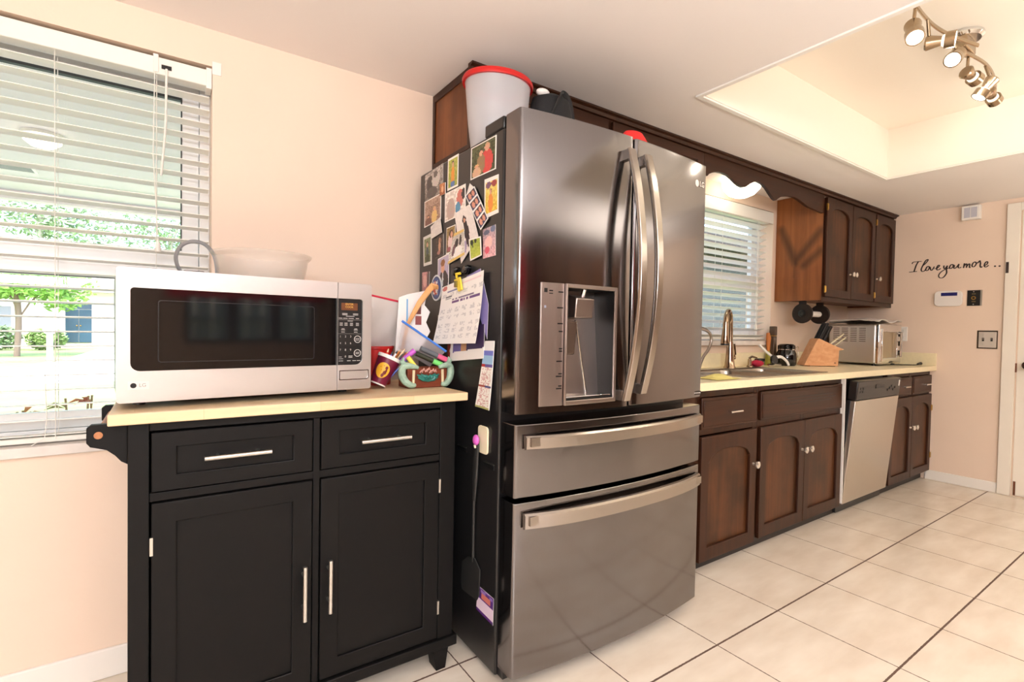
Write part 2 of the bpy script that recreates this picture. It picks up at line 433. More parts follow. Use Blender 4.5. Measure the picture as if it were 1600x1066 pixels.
# entry door at the right edge
d = thing('door_1', '', '', (XR, -1.5, 0)); del d['label'], d['category']; struct(d)
DOORM = mat('cream_door_paint', srgb(241, 234, 222), .4, noise=.02, nscale=4)
struct(MB().box(XR - .008, XR + .03, -1.96, -1.112, .008, 2.06).to('door_slab', DOORM, d, bev=.003))
struct(MB().lathe([(0, 0), (.032, 0), (.032, .012), (.012, .018), (.012, .04), (.028, .05), (.03, .066), (.018, .078), (0, .08)], (XR - .008, -1.178, .955), (-1, 0, 0), 24).to('door_knob', mat('aged_bronze', srgb(70, 52, 40), .3, .8), d))
struct(MB().box(XR - .012, XR - .002, -1.112, -1.104, .90, .965).box(XR - .012, XR - .004, -1.13, -1.118, .01, .11).to('latch_plate', mat('rusty_plate', srgb(110, 62, 34), .6), d))
b = MB().box(XR - .022, XR, -1.104, -1.032, 0, 2.122).box(XR - .022, XR, -2.06, -1.97, 0, 2.122).box(XR - .022, XR, -1.97, -1.104, 2.066, 2.122)
o = struct(b.to('trim_5', DOORM, bev=.003))
# ------------------------------------------------------------------ kitchen cabinets
def rect(a, b, c, d): return [(a, c), (b, c), (b, d), (a, d)]
def arch_pts(x0, x1, z0, zs, h, X0, X1, Z0, Z1, n=14):
    inn = [(x0, z0)]; out = [(X0, Z0)]
    inn.append((x0, zs)); out.append((X0, Z1))
    for i in range(1, n):
        t = i / n; x = x0 + (x1 - x0) * t
        z = zs + h * (1 - (2 * t - 1) ** 2) ** .5 if 0 < t < 1 else zs
        inn.append((x, z)); out.append((x, Z1))
    inn.append((x1, zs)); out.append((X1, Z1)); inn.append((x1, z0)); out.append((X1, Z0))
    return out, inn
def knob_mesh(c, r=.019, h=.034):
    k = r / .019
    return MB().lathe([(0, 0), (.009 * k, 0), (.006 * k, h * .35), (.009 * k, h * .55), (r, h * .7), (r * .95, h * .88), (r * .5, h), (0, h)], c, (0, -1, 0), 20)
KNOBM = mat('chrome_white_knob', srgb(222, 216, 208), .16, .75)
def arched_door(parent, x0, x1, z0, z1, y, knob=None, hinge=None, st=.058, rise=.06):
    """raised frame with an arched top round a sunk panel; Y is the front face."""
    o_, i_ = arch_pts(x0 + st, x1 - st, z0 + st + .005, z1 - st - rise - .012, rise, x0, x1, z0, z1)
    fr = MB().ring(o_, i_, y, y + .0205).to('door', WOODD, parent, bev=.0035)
    MB().box(x0 + st - .012, x1 - st + .012, y + .0145, y + .0195, z0 + st - .008, z1 - st + .002).to('door_panel', WOODP, fr)
    if knob: knob_mesh((knob[0], y, knob[1])).to('door_knob', KNOBM, fr)
    for (hx, hz) in hinge or ():
        MB().box(hx - .006, hx + .006, y - .003, y + .006, hz - .024, hz + .024).cyl((hx, y - .003, hz - .02), (hx, y - .003, hz + .02), .0045).to('door_hinge', BRASS, fr)
    return fr
def pull(parent, x, z, y, w=.1):
    b = MB()
    b.cyl((x - w / 2, y - .026, z), (x + w / 2, y - .026, z), .0055, n=12)
    for s in (-.28, .28): b.cyl((x + s * w, y, z), (x + s * w, y - .026, z), .005, n=10)
    return b.to('drawer_pull', CHROME, parent)
def drawer_front(parent, x0, x1, z0, z1, y, px=None, grooves=False):
    b = MB().box(x0, x1, y + .004, y + .02, z0, z1).box(x0 + .012, x1 - .012, y, y + .006, z0 + .012, z1 - .012)
    d = b.to('drawer', WOODX, parent, bev=.003)
    if px: pull(d, px, (z0 + z1) / 2, y)
    if grooves:
        g = MB()
        xm = (x0 + x1) / 2; zm = (z0 + z1) / 2 + .01
        for dz, w, sh in ((.018, .27, .02), (0, .33, .0), (-.018, .27, 0)):
            g.box(xm - w + sh + .04, xm + w + sh + .04, y - .0012, y + .002, zm + dz - .003, zm + dz + .003)
        g.to('decorative_groove', TOEK, d, bev=.001)
    return d
def carcass(name, label, x0, x1, yf, z0, z1, yb=-.004, rails=(), stiles=(), group=None, front=True):
    t = thing(name, label, 'cabinet', ((x0 + x1) / 2, (yf + yb) / 2, 0 if z0 < .5 else z0), group)
    b = MB()
    b.box(x0, x0 + .016, yf + .02, yb, z0, z1).box(x1 - .016, x1, yf + .02, yb, z0, z1).box(x0 + .016, x1 - .016, yf + .02, yb, z0, z0 + .016).box(x0 + .016, x1 - .016, yb - .006, yb, z0 + .016, z1)
    b.to('cabinet_body', WOODD, t)
    f = MB()
    for (a, c) in stiles: f.box(a, c, yf, yf + .02, z0, z1)
    for (c, d) in rails:
        ss = sorted(stiles)
        for (p, q) in zip(ss, ss[1:]): f.box(p[1], q[0], yf + .0005, yf + .02, c, d)
    f.to('face_frame', WOODD, t, bev=.0015)
    return t
YF = -.610; YD = -.6305
# unit beside the fridge
c1 = carcass('base_cabinet', 'dark wood base cabinet beside the fridge with single arched door and one drawer', 1.86, 2.553, YF, .085, .876, rails=((.085, .115), (.66, .695), (.84, .876)), stiles=((1.86, 2.07), (2.515, 2.553)))
drawer_front(c1, 2.06, 2.526, .69, .838, YD, 2.295)
arched_door(c1, 2.06, 2.526, .062, .655, YD, knob=(2.497, .475), hinge=None)
MB().box(2.532, 2.548, -.6125, -.6095, .16, .21).box(2.532, 2.548, -.6125, -.6095, .50, .55).to('hinge', BRASS, c1)
# sink base
c2 = carcass('base_cabinet', 'dark wood sink base cabinet with two arched doors and a grooved false drawer', 2.554, 3.514, YF, .085, .876, rails=((.085, .115), (.655, .695), (.845, .876)), stiles=((2.554, 2.58), (3.01, 3.045), (3.485, 3.514)))
drawer_front(c2, 2.566, 3.492, .69, .842, YD, None, True)
arched_door(c2, 2.566, 3.026, .07, .655, YD, knob=(2.998, .49))
arched_door(c2, 3.031, 3.494, .07, .655, YD, knob=(3.062, .49))
# right unit
c3 = carcass('base_cabinet', 'dark wood base cabinet at the far wall with two small drawers above two arched doors', 4.232, 5.076, YF, .085, .876, rails=((.085, .115), (.685, .712), (.845, .876)), stiles=((4.232, 4.26), (4.64, 4.68), (5.045, 5.076)))
drawer_front(c3, 4.25, 4.648, .706, .842, YD, 4.475)
drawer_front(c3, 4.668, 5.066, .706, .842, YD, 4.895)
arched_door(c3, 4.25, 4.655, .075, .692, YD, knob=(4.628, .46), st=.05)
arched_door(c3, 4.662, 5.066, .075, .692, YD, knob=(4.69, .46), st=.05, hinge=((5.066, .20), (5.066, .58)))
# toe kick
tk = MB().box(1.86, 5.078, -.572, -.556, 0, .084).to('toe_kick', TOEK); tag(tk, 'black toe kick board along the floor under the base cabinets', 'toe kick')

# dishwasher, its door ajar at the top
dw = thing('dishwasher', 'stainless steel dishwasher with door ajar between the dark base cabinets', 'dishwasher', (3.87, -.33, 0))
MB().box(3.53, 4.215, -.588, -.02, .09, .862).to('tub', BLACK, dw)
MB().box(3.517, 3.527, -.632, -.02, .085, .872).to('side_strip', WHITE, dw)
MB().box(3.53, 4.215, -.592, -.575, .01, .085).to('kick_plate', BLACK, dw)
Mdw = Matrix.Translation((0, -.60, .075)) @ Matrix.Rotation(math.radians(5.0), 4, 'X')
b = MB(Mdw).m(0).box(3.535, 4.215, -.028, 0, .0, .665).m(1).box(3.533, 4.217, -.002, .022, 0, .665)
dd = b.to('door', [STEELV, BLACK], dw, bev=.003)
b = MB(Mdw).box(3.535, 4.215, -.030, .022, .668, .79)
cp = b.to('control_panel', mat('dishwasher_panel', srgb(30, 25, 23), .3), dw, bev=.006)
MB(Mdw).box(3.80, 3.94, -.0325, -.029, .735, .762).to('handle_pocket', BLACK, cp, bev=.004)
for i in range(4): MB(Mdw).box(3.575 + .035 * (i % 2), 3.60 + .035 * (i % 2), -.032, -.029, .715 + .022 * (i // 2), .727 + .022 * (i // 2)).to('control_button', BLACK, cp)
for i in range(5): MB(Mdw).cyl((4.0 + .03 * i, -.029, .715 + .012 * (i % 3)), (4.0 + .03 * i, -.033, .715 + .012 * (i % 3)), .008, n=10).to('control_button', BLACK, cp)
MB(Mdw).box(4.175, 4.19, -.0325, -.029, .735, .775).to('label_sticker', WHITE, cp)

# countertop with splashes
SX0, SX1, SY0, SY1 = 2.545, 3.355, -.572, -.155
b = MB(); y0, y1, z0, z1 = -.651, -.001, .877, .914
b.box(1.83, SX0, y0, y1, z0, z1).box(SX1, 5.078, y0, y1, z0, z1).box(SX0, SX1, y0, SY0, z0, z1).box(SX0, SX1, SY1, y1, z0, z1)
ct = b.to('countertop', LAMIN, None, smooth=0)
tag(ct, 'long cream laminate kitchen countertop on the dark base cabinets', 'countertop')
MB().box(1.83, 5.06, -.021, -.001, .914, 1.008).to('backsplash', LAMIN, ct, bev=.002)
MB().box(5.058, 5.078, -.651, -.021, .9142, 1.014).to('side_splash', LAMIN, ct, bev=.002)

# sink
sk = thing('kitchen_sink', 'double bowl stainless steel sink set into cream countertop under the window', 'sink', (2.95, -.36, .75))
def bowl(x0, x1, y0, y1, zt, zb, r=.06, n=5):
    def loop(e, z):
        L_ = []
        for cx, cy, a0 in ((x1 - r, y1 - r, 0), (x0 + r, y1 - r, 90), (x0 + r, y0 + r, 180), (x1 - r, y0 + r, 270)):
            for i in range(n + 1):
                a = math.radians(a0 + 90 * i / n); L_.append((cx + (r - e) * math.cos(a), cy + (r - e) * math.sin(a), z))
        return L_
    return [loop(0, zt), loop(.004, zt - .01), loop(.012, zb + .02), loop(.03, zb)]
for k, (a, c) in enumerate(((2.56, 2.935), (2.965, 3.34))):
    b = MB(); Ls = bowl(a, c, -.56, -.17, .9155, .745)
    V = [[b.v(p) for p in l] for l in Ls]
    for A, B_ in zip(V, V[1:]):
        for i in range(len(A)): b._f([A[i], A[(i + 1) % len(A)], B_[(i + 1) % len(A)], B_[i]])
    b._f(V[-1]); o = b.to('bowl', SINKM, sk)
    sd = o.modifiers.new('Solid', 'SOLIDIFY'); sd.thickness = .002; sd.offset = 1
b = MB()
b.box(2.525, 2.56, -.592, -.105, .9142, .918).box(3.34, 3.375, -.592, -.105, .9142, .918).box(2.935, 2.965, -.56, -.17, .9142, .918).box(2.56, 3.34, -.592, -.56, .9142, .918).box(2.56, 3.34, -.17, -.105, .9142, .918)
b.to('rim', SINKM, sk, bev=.002)

# upper cabinets
def upper_body(t, x0, x1, z0, z1, left=True):
    b = MB().box(x0, x0 + .016, -.31, -.002, z0, z1).box(x1 - .016, x1, -.31, -.002, z0, z1).box(x0 + .016, x1 - .016, -.31, -.002, z0 + .012, z0 + .026).box(x0 + .016, x1 - .016, -.31, -.002, z1 - .016, z1).box(x0 + .016, x1 - .016, -.01, -.002, z0 + .026, z1 - .016)
    return b.to('cabinet_body', WOODS, t)
YU = -.334
c4 = thing('upper_cabinet', 'brown wood wall cabinet with three narrow arched doors beside the small window', 'cabinet', (4.45, -.16, 1.385))
upper_body(c4, 3.834, 5.077, 1.392, 2.158)
sp_b = MB(); lay_ = sp_b.bm.loops.layers.float_color.new('Col'); nu_, nv_ = 36, 84
def seg_d(p, a, c):
    ab = (c[0] - a[0], c[1] - a[1]); t = max(0, min(1, ((p[0] - a[0]) * ab[0] + (p[1] - a[1]) * ab[1]) / (ab[0] ** 2 + ab[1] ** 2)))
    return math.hypot(p[0] - a[0] - t * ab[0], p[1] - a[1] - t * ab[1])
def stain(y, z):
    k = 1.0
    for a, c, w_ in (((-.040, 1.93), (-.150, 1.672), .026), ((-.318, 1.885), (-.155, 1.69), .026), ((-.325, 1.745), (-.21, 1.648), .026)):
        d_ = seg_d((y, z), a, c); k = min(k, .42 + .58 * min(1, max(0, d_ - w_ * .1) / (w_ * 1.5)) ** 1.3)
    if abs(y + .14) < .006 and 1.56 < z < 1.64: k *= .7
    return k
V_ = [[sp_b.v((3.8302, -.332 + .330 * i / nu_, 1.392 + .766 * j / nv_)) for i in range(nu_ + 1)] for j in range(nv_ + 1)]
for j in range(nv_):
    for i in range(nu_):
        f_ = sp_b._f([V_[j][i], V_[j + 1][i], V_[j + 1][i + 1], V_[j][i + 1]])
        for l_, (jj, ii) in zip(f_.loops, ((j, i), (j + 1, i), (j + 1, i + 1), (j, i + 1))):
            q_ = stain(-.332 + .330 * ii / nu_, 1.392 + .766 * jj / nv_); l_[lay_] = (q_, q_, q_, 1)
sp_o = sp_b.to('side_panel', WOODV, c4, smooth=0)
so_ = sp_o.modifiers.new('Solid', 'SOLIDIFY'); so_.thickness = .0035; so_.offset = -1
f = MB().box(3.8345, 3.852, -.33, -.31, 1.385, 2.158).box(4.25, 4.275, -.33, -.31, 1.42, 2.125).box(4.655, 4.685, -.33, -.31, 1.42, 2.125).box(5.05, 5.077, -.33, -.31, 1.385, 2.158)
f.box(3.852, 5.05, -.3298, -.31, 1.385, 1.432).box(3.852, 5.05, -.3298, -.31, 2.112, 2.158); f.to('face_frame', WOODD, c4, bev=.0015)
for (a, c, k, h) in ((3.852, 4.255, (4.235, 1.60), ((3.852, 1.47), (3.852, 2.05))), (4.262, 4.665, (4.285, 1.60), None), (4.682, 5.062, (4.71, 1.60), ((4.680, 1.47), (4.680, 2.05)))):
    arched_door(c4, a, c, 1.418, 2.118, -.349, knob=k, hinge=h, st=.05, rise=.055)
c5 = thing('upper_cabinet', 'brown wood wall cabinet above the fridge with plank side panel', 'cabinet', (1.7, -.16, 1.84))
upper_body(c5, .972, 2.44, 1.84, 2.158)
b = MB().ring(rect(-.334, -.001, 1.84, 2.158), rect(-.318, -.022, 1.86, 2.125), .966, .972, 'yz'); b.to('side_moulding', WOODD, c5, bev=.002)
f = MB().box(.968, 1.01, -.334, -.31, 1.84, 2.158).box(1.68, 1.73, -.334, -.31, 1.84, 2.158).box(2.40, 2.44, -.334, -.31, 1.84, 2.158).box(1.01, 2.40, -.3335, -.31, 2.115, 2.158).box(1.01, 2.40, -.3335, -.31, 1.84, 1.86)
f.to('face_frame', WOODD, c5, bev=.0015)
for (a, c) in ((1.0, 1.69), (1.72, 2.41)):
    dr = MB().ring(rect(a, c, 1.852, 2.122), rect(a + .05, c - .05, 1.9, 2.075), -.352, -.335).to('door', WOODX, c5, bev=.003)
    MB().box(a + .04, c - .04, -.345, -.337, 1.89, 2.085).to('door_panel', WOODP, dr)
# scalloped valance across the window bay
top = 2.158
low = [(2.44, 2.012), (2.476, 2.014), (2.49, 2.027), (2.53, 2.045), (2.575, 2.055), (2.62, 2.058), (2.67, 2.054), (2.71, 2.042), (2.75, 2.026), (2.785, 2.015), (2.82, 2.012), (2.855, 2.02), (2.90, 2.046), (2.945, 2.066), (2.985, 2.074), (3.03, 2.07), (3.08, 2.052), (3.13, 2.02), (3.17, 1.998), (3.195, 1.993), (3.215, 2.006), (3.25, 2.024), (3.30, 2.036), (3.36, 2.046), (3.42, 2.05), (3.48, 2.043), (3.54, 2.03), (3.61, 2.015), (3.70, 2.008), (3.83, 2.004)]
va = MB().prism(low + [(3.83, top), (2.44, top)], -.334, -.314).to('scalloped_valance', WOODX, None, bev=.0015)
tag(va, 'dark wood scalloped valance board hung from the ceiling over the sink window', 'valance')
cr = MB().prism([(-.334, 2.132), (-.345, 2.134), (-.352, 2.146), (-.366, 2.152), (-.366, 2.1595), (-.334, 2.1595)], .955, 5.077, 'yz')
cr = cr.to('crown_moulding', WOODD, None, bev=.001); tag(cr, 'dark wood crown moulding running along the cabinet tops at the ceiling', 'moulding')

# ------------------------------------------------------------------ refrigerator
FX0, FX1 = .880, 1.812
fg = thing('refrigerator', 'black stainless french door refrigerator beside the black cart', 'refrigerator', (1.346, -.43, 0))
def yc(x): return -.793 - .036 * (1 - ((x - 1.346) / .466) ** 2)
b = MB().box(FX0, FX1, -.709, -.075, .022, 1.78)
b.to('fridge_body', FBODY, fg, bev=.006)
for x in (.93, 1.76):
    for y in (-.66, -.13): MB().cyl((x, y, 0), (x, y, .03), .022, n=14).to('levelling_foot', BLACK, fg)
MB().box(FX0 + .01, FX1 - .01, -.74, -.70, .025, .052).to('toe_grille', BLACK, fg)
for x0, x1 in ((FX0 + .0, FX0 + .14), (FX1 - .14, FX1)):
    MB().box(x0, x1, -.705, -.59, 1.7795, 1.822).to('hinge_cover', BLACK, fg, bev=.006)
def door_poly(x0, x1, r0=.012, r1=.012, yb=-.716, n=18):
    P_ = [(x0, yb)]
    for i in range(5):
        a = PI / 2 * i / 4; P_.append((x0 + r0 - r0 * math.cos(a), yc(x0 + r0) + r0 - r0 * math.sin(a)))
    for i in range(1, n):
        x = x0 + r0 + (x1 - r1 - x0 - r0) * i / n; P_.append((x, yc(x)))
    for i in range(5):
        a = PI / 2 * i / 4; P_.append((x1 - r1 + r1 * math.sin(a), yc(x1 - r1) + r1 - r1 * math.cos(a)))
    P_.append((x1, yb)); return P_
def slab_part(x0, x1, yb=-.716, n=8):
    return [(x0, yb)] + [(x0 + (x1 - x0) * i / n, yc(x0 + (x1 - x0) * i / n)) for i in range(n + 1)] + [(x1, yb)]
DZ0, DZ1 = .882, 1.818
hx0, hx1, hz0, hz1 = 1.054, 1.268, .918, 1.282
# left door with the dispenser opening
b = MB().prism(door_poly(.884, 1.343), DZ0, hz0, 'xy').prism(door_poly(.884, 1.343), hz1, DZ1, 'xy')
pl = door_poly(.884, 1.343)
b.prism([q for q in pl if q[0] <= hx0 - .004] + [(hx0, yc(hx0)), (hx0, -.716)], hz0, hz1, 'xy')
b.prism([(hx1, -.716), (hx1, yc(hx1))] + [q for q in pl if q[0] >= hx1 + .004], hz0, hz1, 'xy')
dl = b.to('door', BLKST, fg, smooth=50)
dr = MB().prism(door_poly(1.350, 1.809), DZ0, DZ1, 'xy').to('door', BLKST, fg, bev=.003, smooth=50)
MB().box(1.3425, 1.3505, -.80, -.72, DZ0 + .01, DZ1 - .01).to('door_gasket', BLACK, fg)
d1 = MB().prism(door_poly(.884, 1.809), .621, .85, 'xy').to('drawer', BLKST, fg, bev=.003, smooth=50)
d2 = MB().prism(door_poly(.884, 1.809), .055, .606, 'xy').to('drawer', BLKST, fg, bev=.003, smooth=50)
# bowed door handles
def vhandle(x, z0, z1, parent, sgn):
    b = MB(); n = 18; rows = []
    for i in range(n + 1):
        t = i / n; z = z0 + (z1 - z0) * t; bow = .062 * (1 - (2 * t - 1) ** 2)
        y = yc(x) - .030 - bow
        rows.append([b.v(p) for p in ((x - .017, y + .010, z), (x - .014, y, z), (x + .014, y, z), (x + .017, y + .010, z), (x + .012, y + .019, z), (x - .012, y + .019, z))])
    for A, B_ in zip(rows, rows[1:]):
        for q in range(6): b._f([A[q], A[(q + 1) % 6], B_[(q + 1) % 6], B_[q]])
    b._f(rows[0]); b._f(rows[-1])
    for z, dz in ((z0, 1), (z1, -1)):
        b.box(x - .012, x + .012, yc(x) - .022, yc(x) + .003, min(z, z + dz * .035), max(z, z + dz * .035))
    return b.to('door_handle', BLKSTH, parent, smooth=40, bev=.0015)
vhandle(1.305, .905, 1.765, dl, -1); vhandle(1.388, .925, 1.76, dr, 1)
def hhandle(x0, x1, zl, zr, parent, h=.040):
    b = MB(); n = 22; rows = []
    for i in range(n + 1):
        t = i / n; x = x0 + (x1 - x0) * t; bow = .020 * (1 - (2 * t - 1) ** 4) ; e = 1 - abs(2 * t - 1)
        z = zl + (zr - zl) * t; y = yc(x) - .020 - bow
        rows.append([b.v(p) for p in ((x, y + .012, z - h / 2 - .004), (x, y + .001, z - h / 2), (x, y, z + h / 2 - .006), (x, y + .006, z + h / 2), (x, y + .018, z + h / 2))])
    for A, B_ in zip(rows, rows[1:]):
        for q in range(5): b._f([A[q], A[(q + 1) % 5], B_[(q + 1) % 5], B_[q]])
    b._f(rows[0]); b._f(rows[-1])
    for x in (x0 + .03, x1 - .03): b.box(x - .02, x + .02, yc(x) - .028, yc(x) + .002, zl - .012, zl + .016)
    return b.to('drawer_handle', BLKSTH, parent, smooth=40)
hhandle(.912, 1.785, .797, .797, d1); hhandle(.912, 1.785, .553, .553, d2, .046)
# ice and water dispenser in the left door
DP = brushed('dispenser_metal', srgb(168, 156, 150), .34, 'z', .05)
def cplate(x0, x1, z0, z1, off, th, n=6):
    P_ = [(x0 + (x1 - x0) * i / n, yc(x0 + (x1 - x0) * i / n) - off) for i in range(n + 1)]
    return P_ + [(x, y + th) for x, y in P_[::-1]]
pn = MB().prism(cplate(.963, 1.050, 0, 0, .0035, .005), .903, 1.293, 'xy').to('dispenser_panel', DP, dl, bev=.0015)
b = MB()
for z in (1.265, 1.215, 1.165, 1.14, 1.085, 1.077, 1.045, 1.005, .997, .966, .958):
    w = .012 + .012 * hsh(int(z * 1000), 3)
    b.prism(cplate(1.045 - w, 1.045, 0, 0, .0041, .0008, 2), z - .0022, z + .0022, 'xy')
b.box(.974, .986, yc(.98) - .0042, yc(.98) - .003, 1.262, 1.275); b.box(.992, 1.012, yc(1.0) - .0042, yc(1.0) - .003, 1.266, 1.27); b.box(.992, 1.02, yc(1.0) - .0042, yc(1.0) - .003, 1.258, 1.261)
b.to('panel_marking', BLACK, dl)
MB().box(.975, .982, yc(.978) - .0042, yc(.978) - .003, 1.213, 1.221).to('indicator_light', glow('indicator', srgb(200, 200, 220), .5), dl)
yq = yc(1.16)
b = MB().ring(rect(1.050, 1.278, .903, 1.293), rect(hx0 + .002, hx1 - .002, hz0, hz1 - .002), yq - .006, yq + .004); b.to('dispenser_frame', DP, dl, bev=.002)
b = MB()
b.m(0).box(hx0, hx0 + .002, yq, -.722, hz0, hz1).box(hx1 - .002, hx1, yq, -.722, hz0, hz1).box(hx0, hx1, yq, -.722, hz1 - .002, hz1).box(hx0, hx1, yq, -.722, hz0, hz0 + .006)
b.m(1).prism([(-.724, hz1), (-.755, hz0 + .004), (-.722, hz0 + .004), (-.722, hz1)], hx0 + .002, hx1 - .002, 'yz')
b.to('dispenser_recess', [BLACK, DP], dl, smooth=0)
b = MB().prism([(-.815, 1.185), (-.822, 1.25), (-.775, 1.262), (-.73, 1.262), (-.73, 1.185)], 1.098, 1.178, 'yz')
b.to('dispenser_spout', DP, dl, bev=.004)
b = MB().prism([(-.80, 1.175), (-.80, 1.15), (-.79, 1.065), (-.783, 1.062), (-.775, 1.17)], 1.066, 1.122, 'yz'); b.to('dispenser_paddle', mat('smoked_paddle', srgb(110, 92, 80), .15, .6), dl, bev=.004)
MB().cyl((1.145, -.765, 1.18), (1.19, -.775, .925), .004).to('divider_rib', CHROME, dl)
MB().cyl((1.15, -.79, 1.255), (1.15, -.80, 1.282), .009).to('water_nozzle', CHROME, dl)
MB().box(hx0 + .004, hx1 - .004, yq + .002, -.758, hz0 + .006, hz0 + .012).to('drip_tray', CHROME, dl, bev=.002)
# maker's mark and the small plate on the right door
Mb = frame_M((1, .137, 0), (0, 0, 1), (1.768, yc(1.768) - .0026, 1.735))
text_mesh('badge_lettering', 'LG', .030, Mb, mat('badge_silver', srgb(225, 222, 218), .3, .6), dr)
b = MB().lathe([(0, 0), (.0135, 0), (.0135, .0012), (0, .0012)], (1.732, yc(1.732) - .0002, 1.735), (.134, -1, 0), 24); b.to('badge_emblem', mat('badge_disc', srgb(225, 222, 218), .3, .6), dr)
pb = MB().box(1.742, 1.798, yc(1.77) - .002, yc(1.77) + .004, .893, .908).to('energy_plate', BLACKG, dr)
b = MB()
for i in range(7): b.box(1.747 + .007 * i, 1.751 + .007 * i, yc(1.77) - .0024, yc(1.77) - .0018, .899, .903)
b.to('plate_marking', mat('plate_print', srgb(200, 198, 195), .4), dr)

# ------------------------------------------------------------------ black kitchen cart
kc = thing('kitchen_cart', 'black wooden kitchen cart with butcher block top below the left window', 'cart', (.36, -.34, 0))
o = MB().box(-.109, .833, -.59, -.10, .9045, .9316).to('cart_top', BUTCHER, kc, bev=.003)
CX0, CX1, CY0, CY1 = -.073, .803, -.56, -.12
b = MB()
b.box(CX0, CX0 + .042, CY0, CY1, .085, .904).box(CX1 - .056, CX1, CY0, CY1, .085, .904)                    # end posts and sides
b.box(CX0 + .042, CX1 - .056, CY1 - .012, CY1, .085, .904).box(CX0 + .042, CX1 - .056, CY0 + .03, CY1 - .012, .10, .115)
b.box(CX0 + .042, CX1 - .056, CY0, CY0 + .03, .881, .904).box(CX0 + .042, CX1 - .056, CY0 + .002, CY0 + .03, .707, .729)
b.box(.3485, .367, CY0 + .001, CY0 + .03, .10, .881)
b.to('cart_frame', BLACKP, kc, bev=.002)
MB().box(CX0 - .01, CX1 + .012, CY0 - .012, CY1, .078, .112).to('base_ledge', BLACKP, kc, bev=.003)
for x in (CX0 + .01, CX1 - .068):
    for y in (CY0 + .004, CY1 - .06): MB().prism([(x, .078), (x + .058, .078), (x + .046, 0), (x + .012, 0)], y, y + .055).to('foot', BLACKP, kc, bev=.002)
def shaker(name, x0, x1, z0, z1, st=.052, stz=None):
    stz = stz or st; y = CY0 - .004
    fr = MB().ring(rect(x0, x1, z0, z1), rect(x0 + st, x1 - st, z0 + stz, z1 - stz), y, y + .02).to(name, BLACKP, kc, bev=.0025)
    MB().box(x0 + st - .006, x1 - st + .006, y + .008, y + .016, z0 + stz - .006, z1 - stz + .006).to('panel', BLACKP, fr)
    return fr
def bar_h(parent, x0, x1, z, y):
    b = MB().cyl((x0, y - .032, z), (x1, y - .032, z), .006, n=14)
    for x in (x0 + .03, x1 - .03): b.cyl((x, y, z), (x, y - .032, z), .0045, n=10)
    b.to('bar_handle', STEELH, parent)
def bar_v(parent, x, z0, z1, y):
    b = MB().cyl((x, y - .032, z0), (x, y - .032, z1), .006, n=14)
    for z in (z0 + .03, z1 - .03): b.cyl((x, y, z), (x, y - .032, z), .0045, n=10)
    b.to('bar_handle', STEELH, parent)
a = shaker('drawer', -.027, .346, .732, .877, .052, .038); bar_h(a, .082, .236, .806, CY0 + .004)
a = shaker('drawer', .3695, .7445, .732, .877, .052, .038); bar_h(a, .478, .634, .803, CY0 + .004)
a = shaker('door', -.027, .346, .117, .704); bar_v(a, .322, .322, .475, CY0 - .004)
for z in (.60, .22): MB().box(-.030, -.0235, CY0 - .007, CY0 + .004, z - .022, z + .022).to('hinge', STEELH, a)
a2 = shaker('door', .3695, .7445, .117, .704); bar_v(a2, .391, .324, .476, CY0 - .004)
for z in (.625, .22): MB().box(.742, .7485, CY0 - .007, CY0 + .004, z - .022, z + .022).to('hinge', STEELH, a2)
# towel bar brackets and rod on the left end
prof = [(-.073, .9035), (-.142, .9035), (-.150, .897), (-.150, .862), (-.143, .852), (-.13, .848), (-.113, .842), (-.098, .828), (-.086, .812), (-.073, .803)]
for y in (-.545, -.20):
    MB().prism(prof, y, y + .022).to('towel_bracket', BLACKP, kc, bev=.002)
MB().cyl((-.128, -.5475, .879), (-.128, -.18, .879), .0085, n=16).to('towel_rod', wood('rod_wood', srgb(150, 96, 62), srgb(190, 132, 92), .5, 'y'), kc)

# ------------------------------------------------------------------ microwave, turned slightly
mang = math.atan2(.054, .633)
MM = Matrix.Translation((-.096, -.540, .9316)) @ Matrix.Rotation(mang, 4, 'Z')
def mp_(x, y, z): return MM @ Vector((x, y, z))
mw = thing('microwave_oven', 'stainless steel countertop microwave on the butcher block cart', 'microwave', MM @ Vector((.318, .2, 0)))
W_, D_, H0, H1 = .636, .40, .018, .345
MB(MM).box(.004, W_ - .004, .03, D_, H0, H1 - .004).to('case', mat('microwave_case', srgb(70, 68, 68), .4, .5), mw, bev=.004)
for x in (.05, W_ - .05):
    for y in (.11, D_ - .05): MB(MM).cyl((x, y, 0), (x, y, H0 + .002), .014, .011).to('foot', BLACK, mw)
def rr_pts(x0, x1, z0, z1, r, n=5):
    """rounded rectangle, R = radii (bl, br, tr, tl)"""
    P_ = []
    for cx, cz, a0, q in ((x0, z0, 180, 0), (x1, z0, 270, 1), (x1, z1, 0, 2), (x0, z1, 90, 3)):
        R = max(r[q], 1e-4); ccx = cx + R if q in (0, 3) else cx - R; ccz = cz + R if q in (0, 1) else cz - R
        for i in range(n + 1):
            a = math.radians(a0 + 90 * i / n); P_.append((ccx + R * math.cos(a), ccz + R * math.sin(a)))
    return P_
gx0, gx1, gz0, gz1 = .027, .527, .094, .297
dd = MB(MM).ring(rr_pts(0, .5275, H0, H1, (.008, .001, .001, .008)), rr_pts(gx0, gx1 + .0004, gz0, gz1, (.02, .0001, .0001, .008)), 0, .03).to('door', STEEL, mw, bev=.0025)
MB(MM).prism(rr_pts(gx0 - .003, .5265, gz0 - .003, gz1 + .003, (.02, .0001, .0001, .008)), .006, .012).to('door_window', BLACKG, dd)
MB(MM).ring(rr_pts(gx0 + .055, gx1 - .065, gz0 + .02, gz1 - .028, (.006,) * 4), rr_pts(gx0 + .057, gx1 - .067, gz0 + .022, gz1 - .03, (.006,) * 4), .0056, .0062).to('window_mesh', mat('mesh_grey', srgb(28, 28, 30), .3), dd)
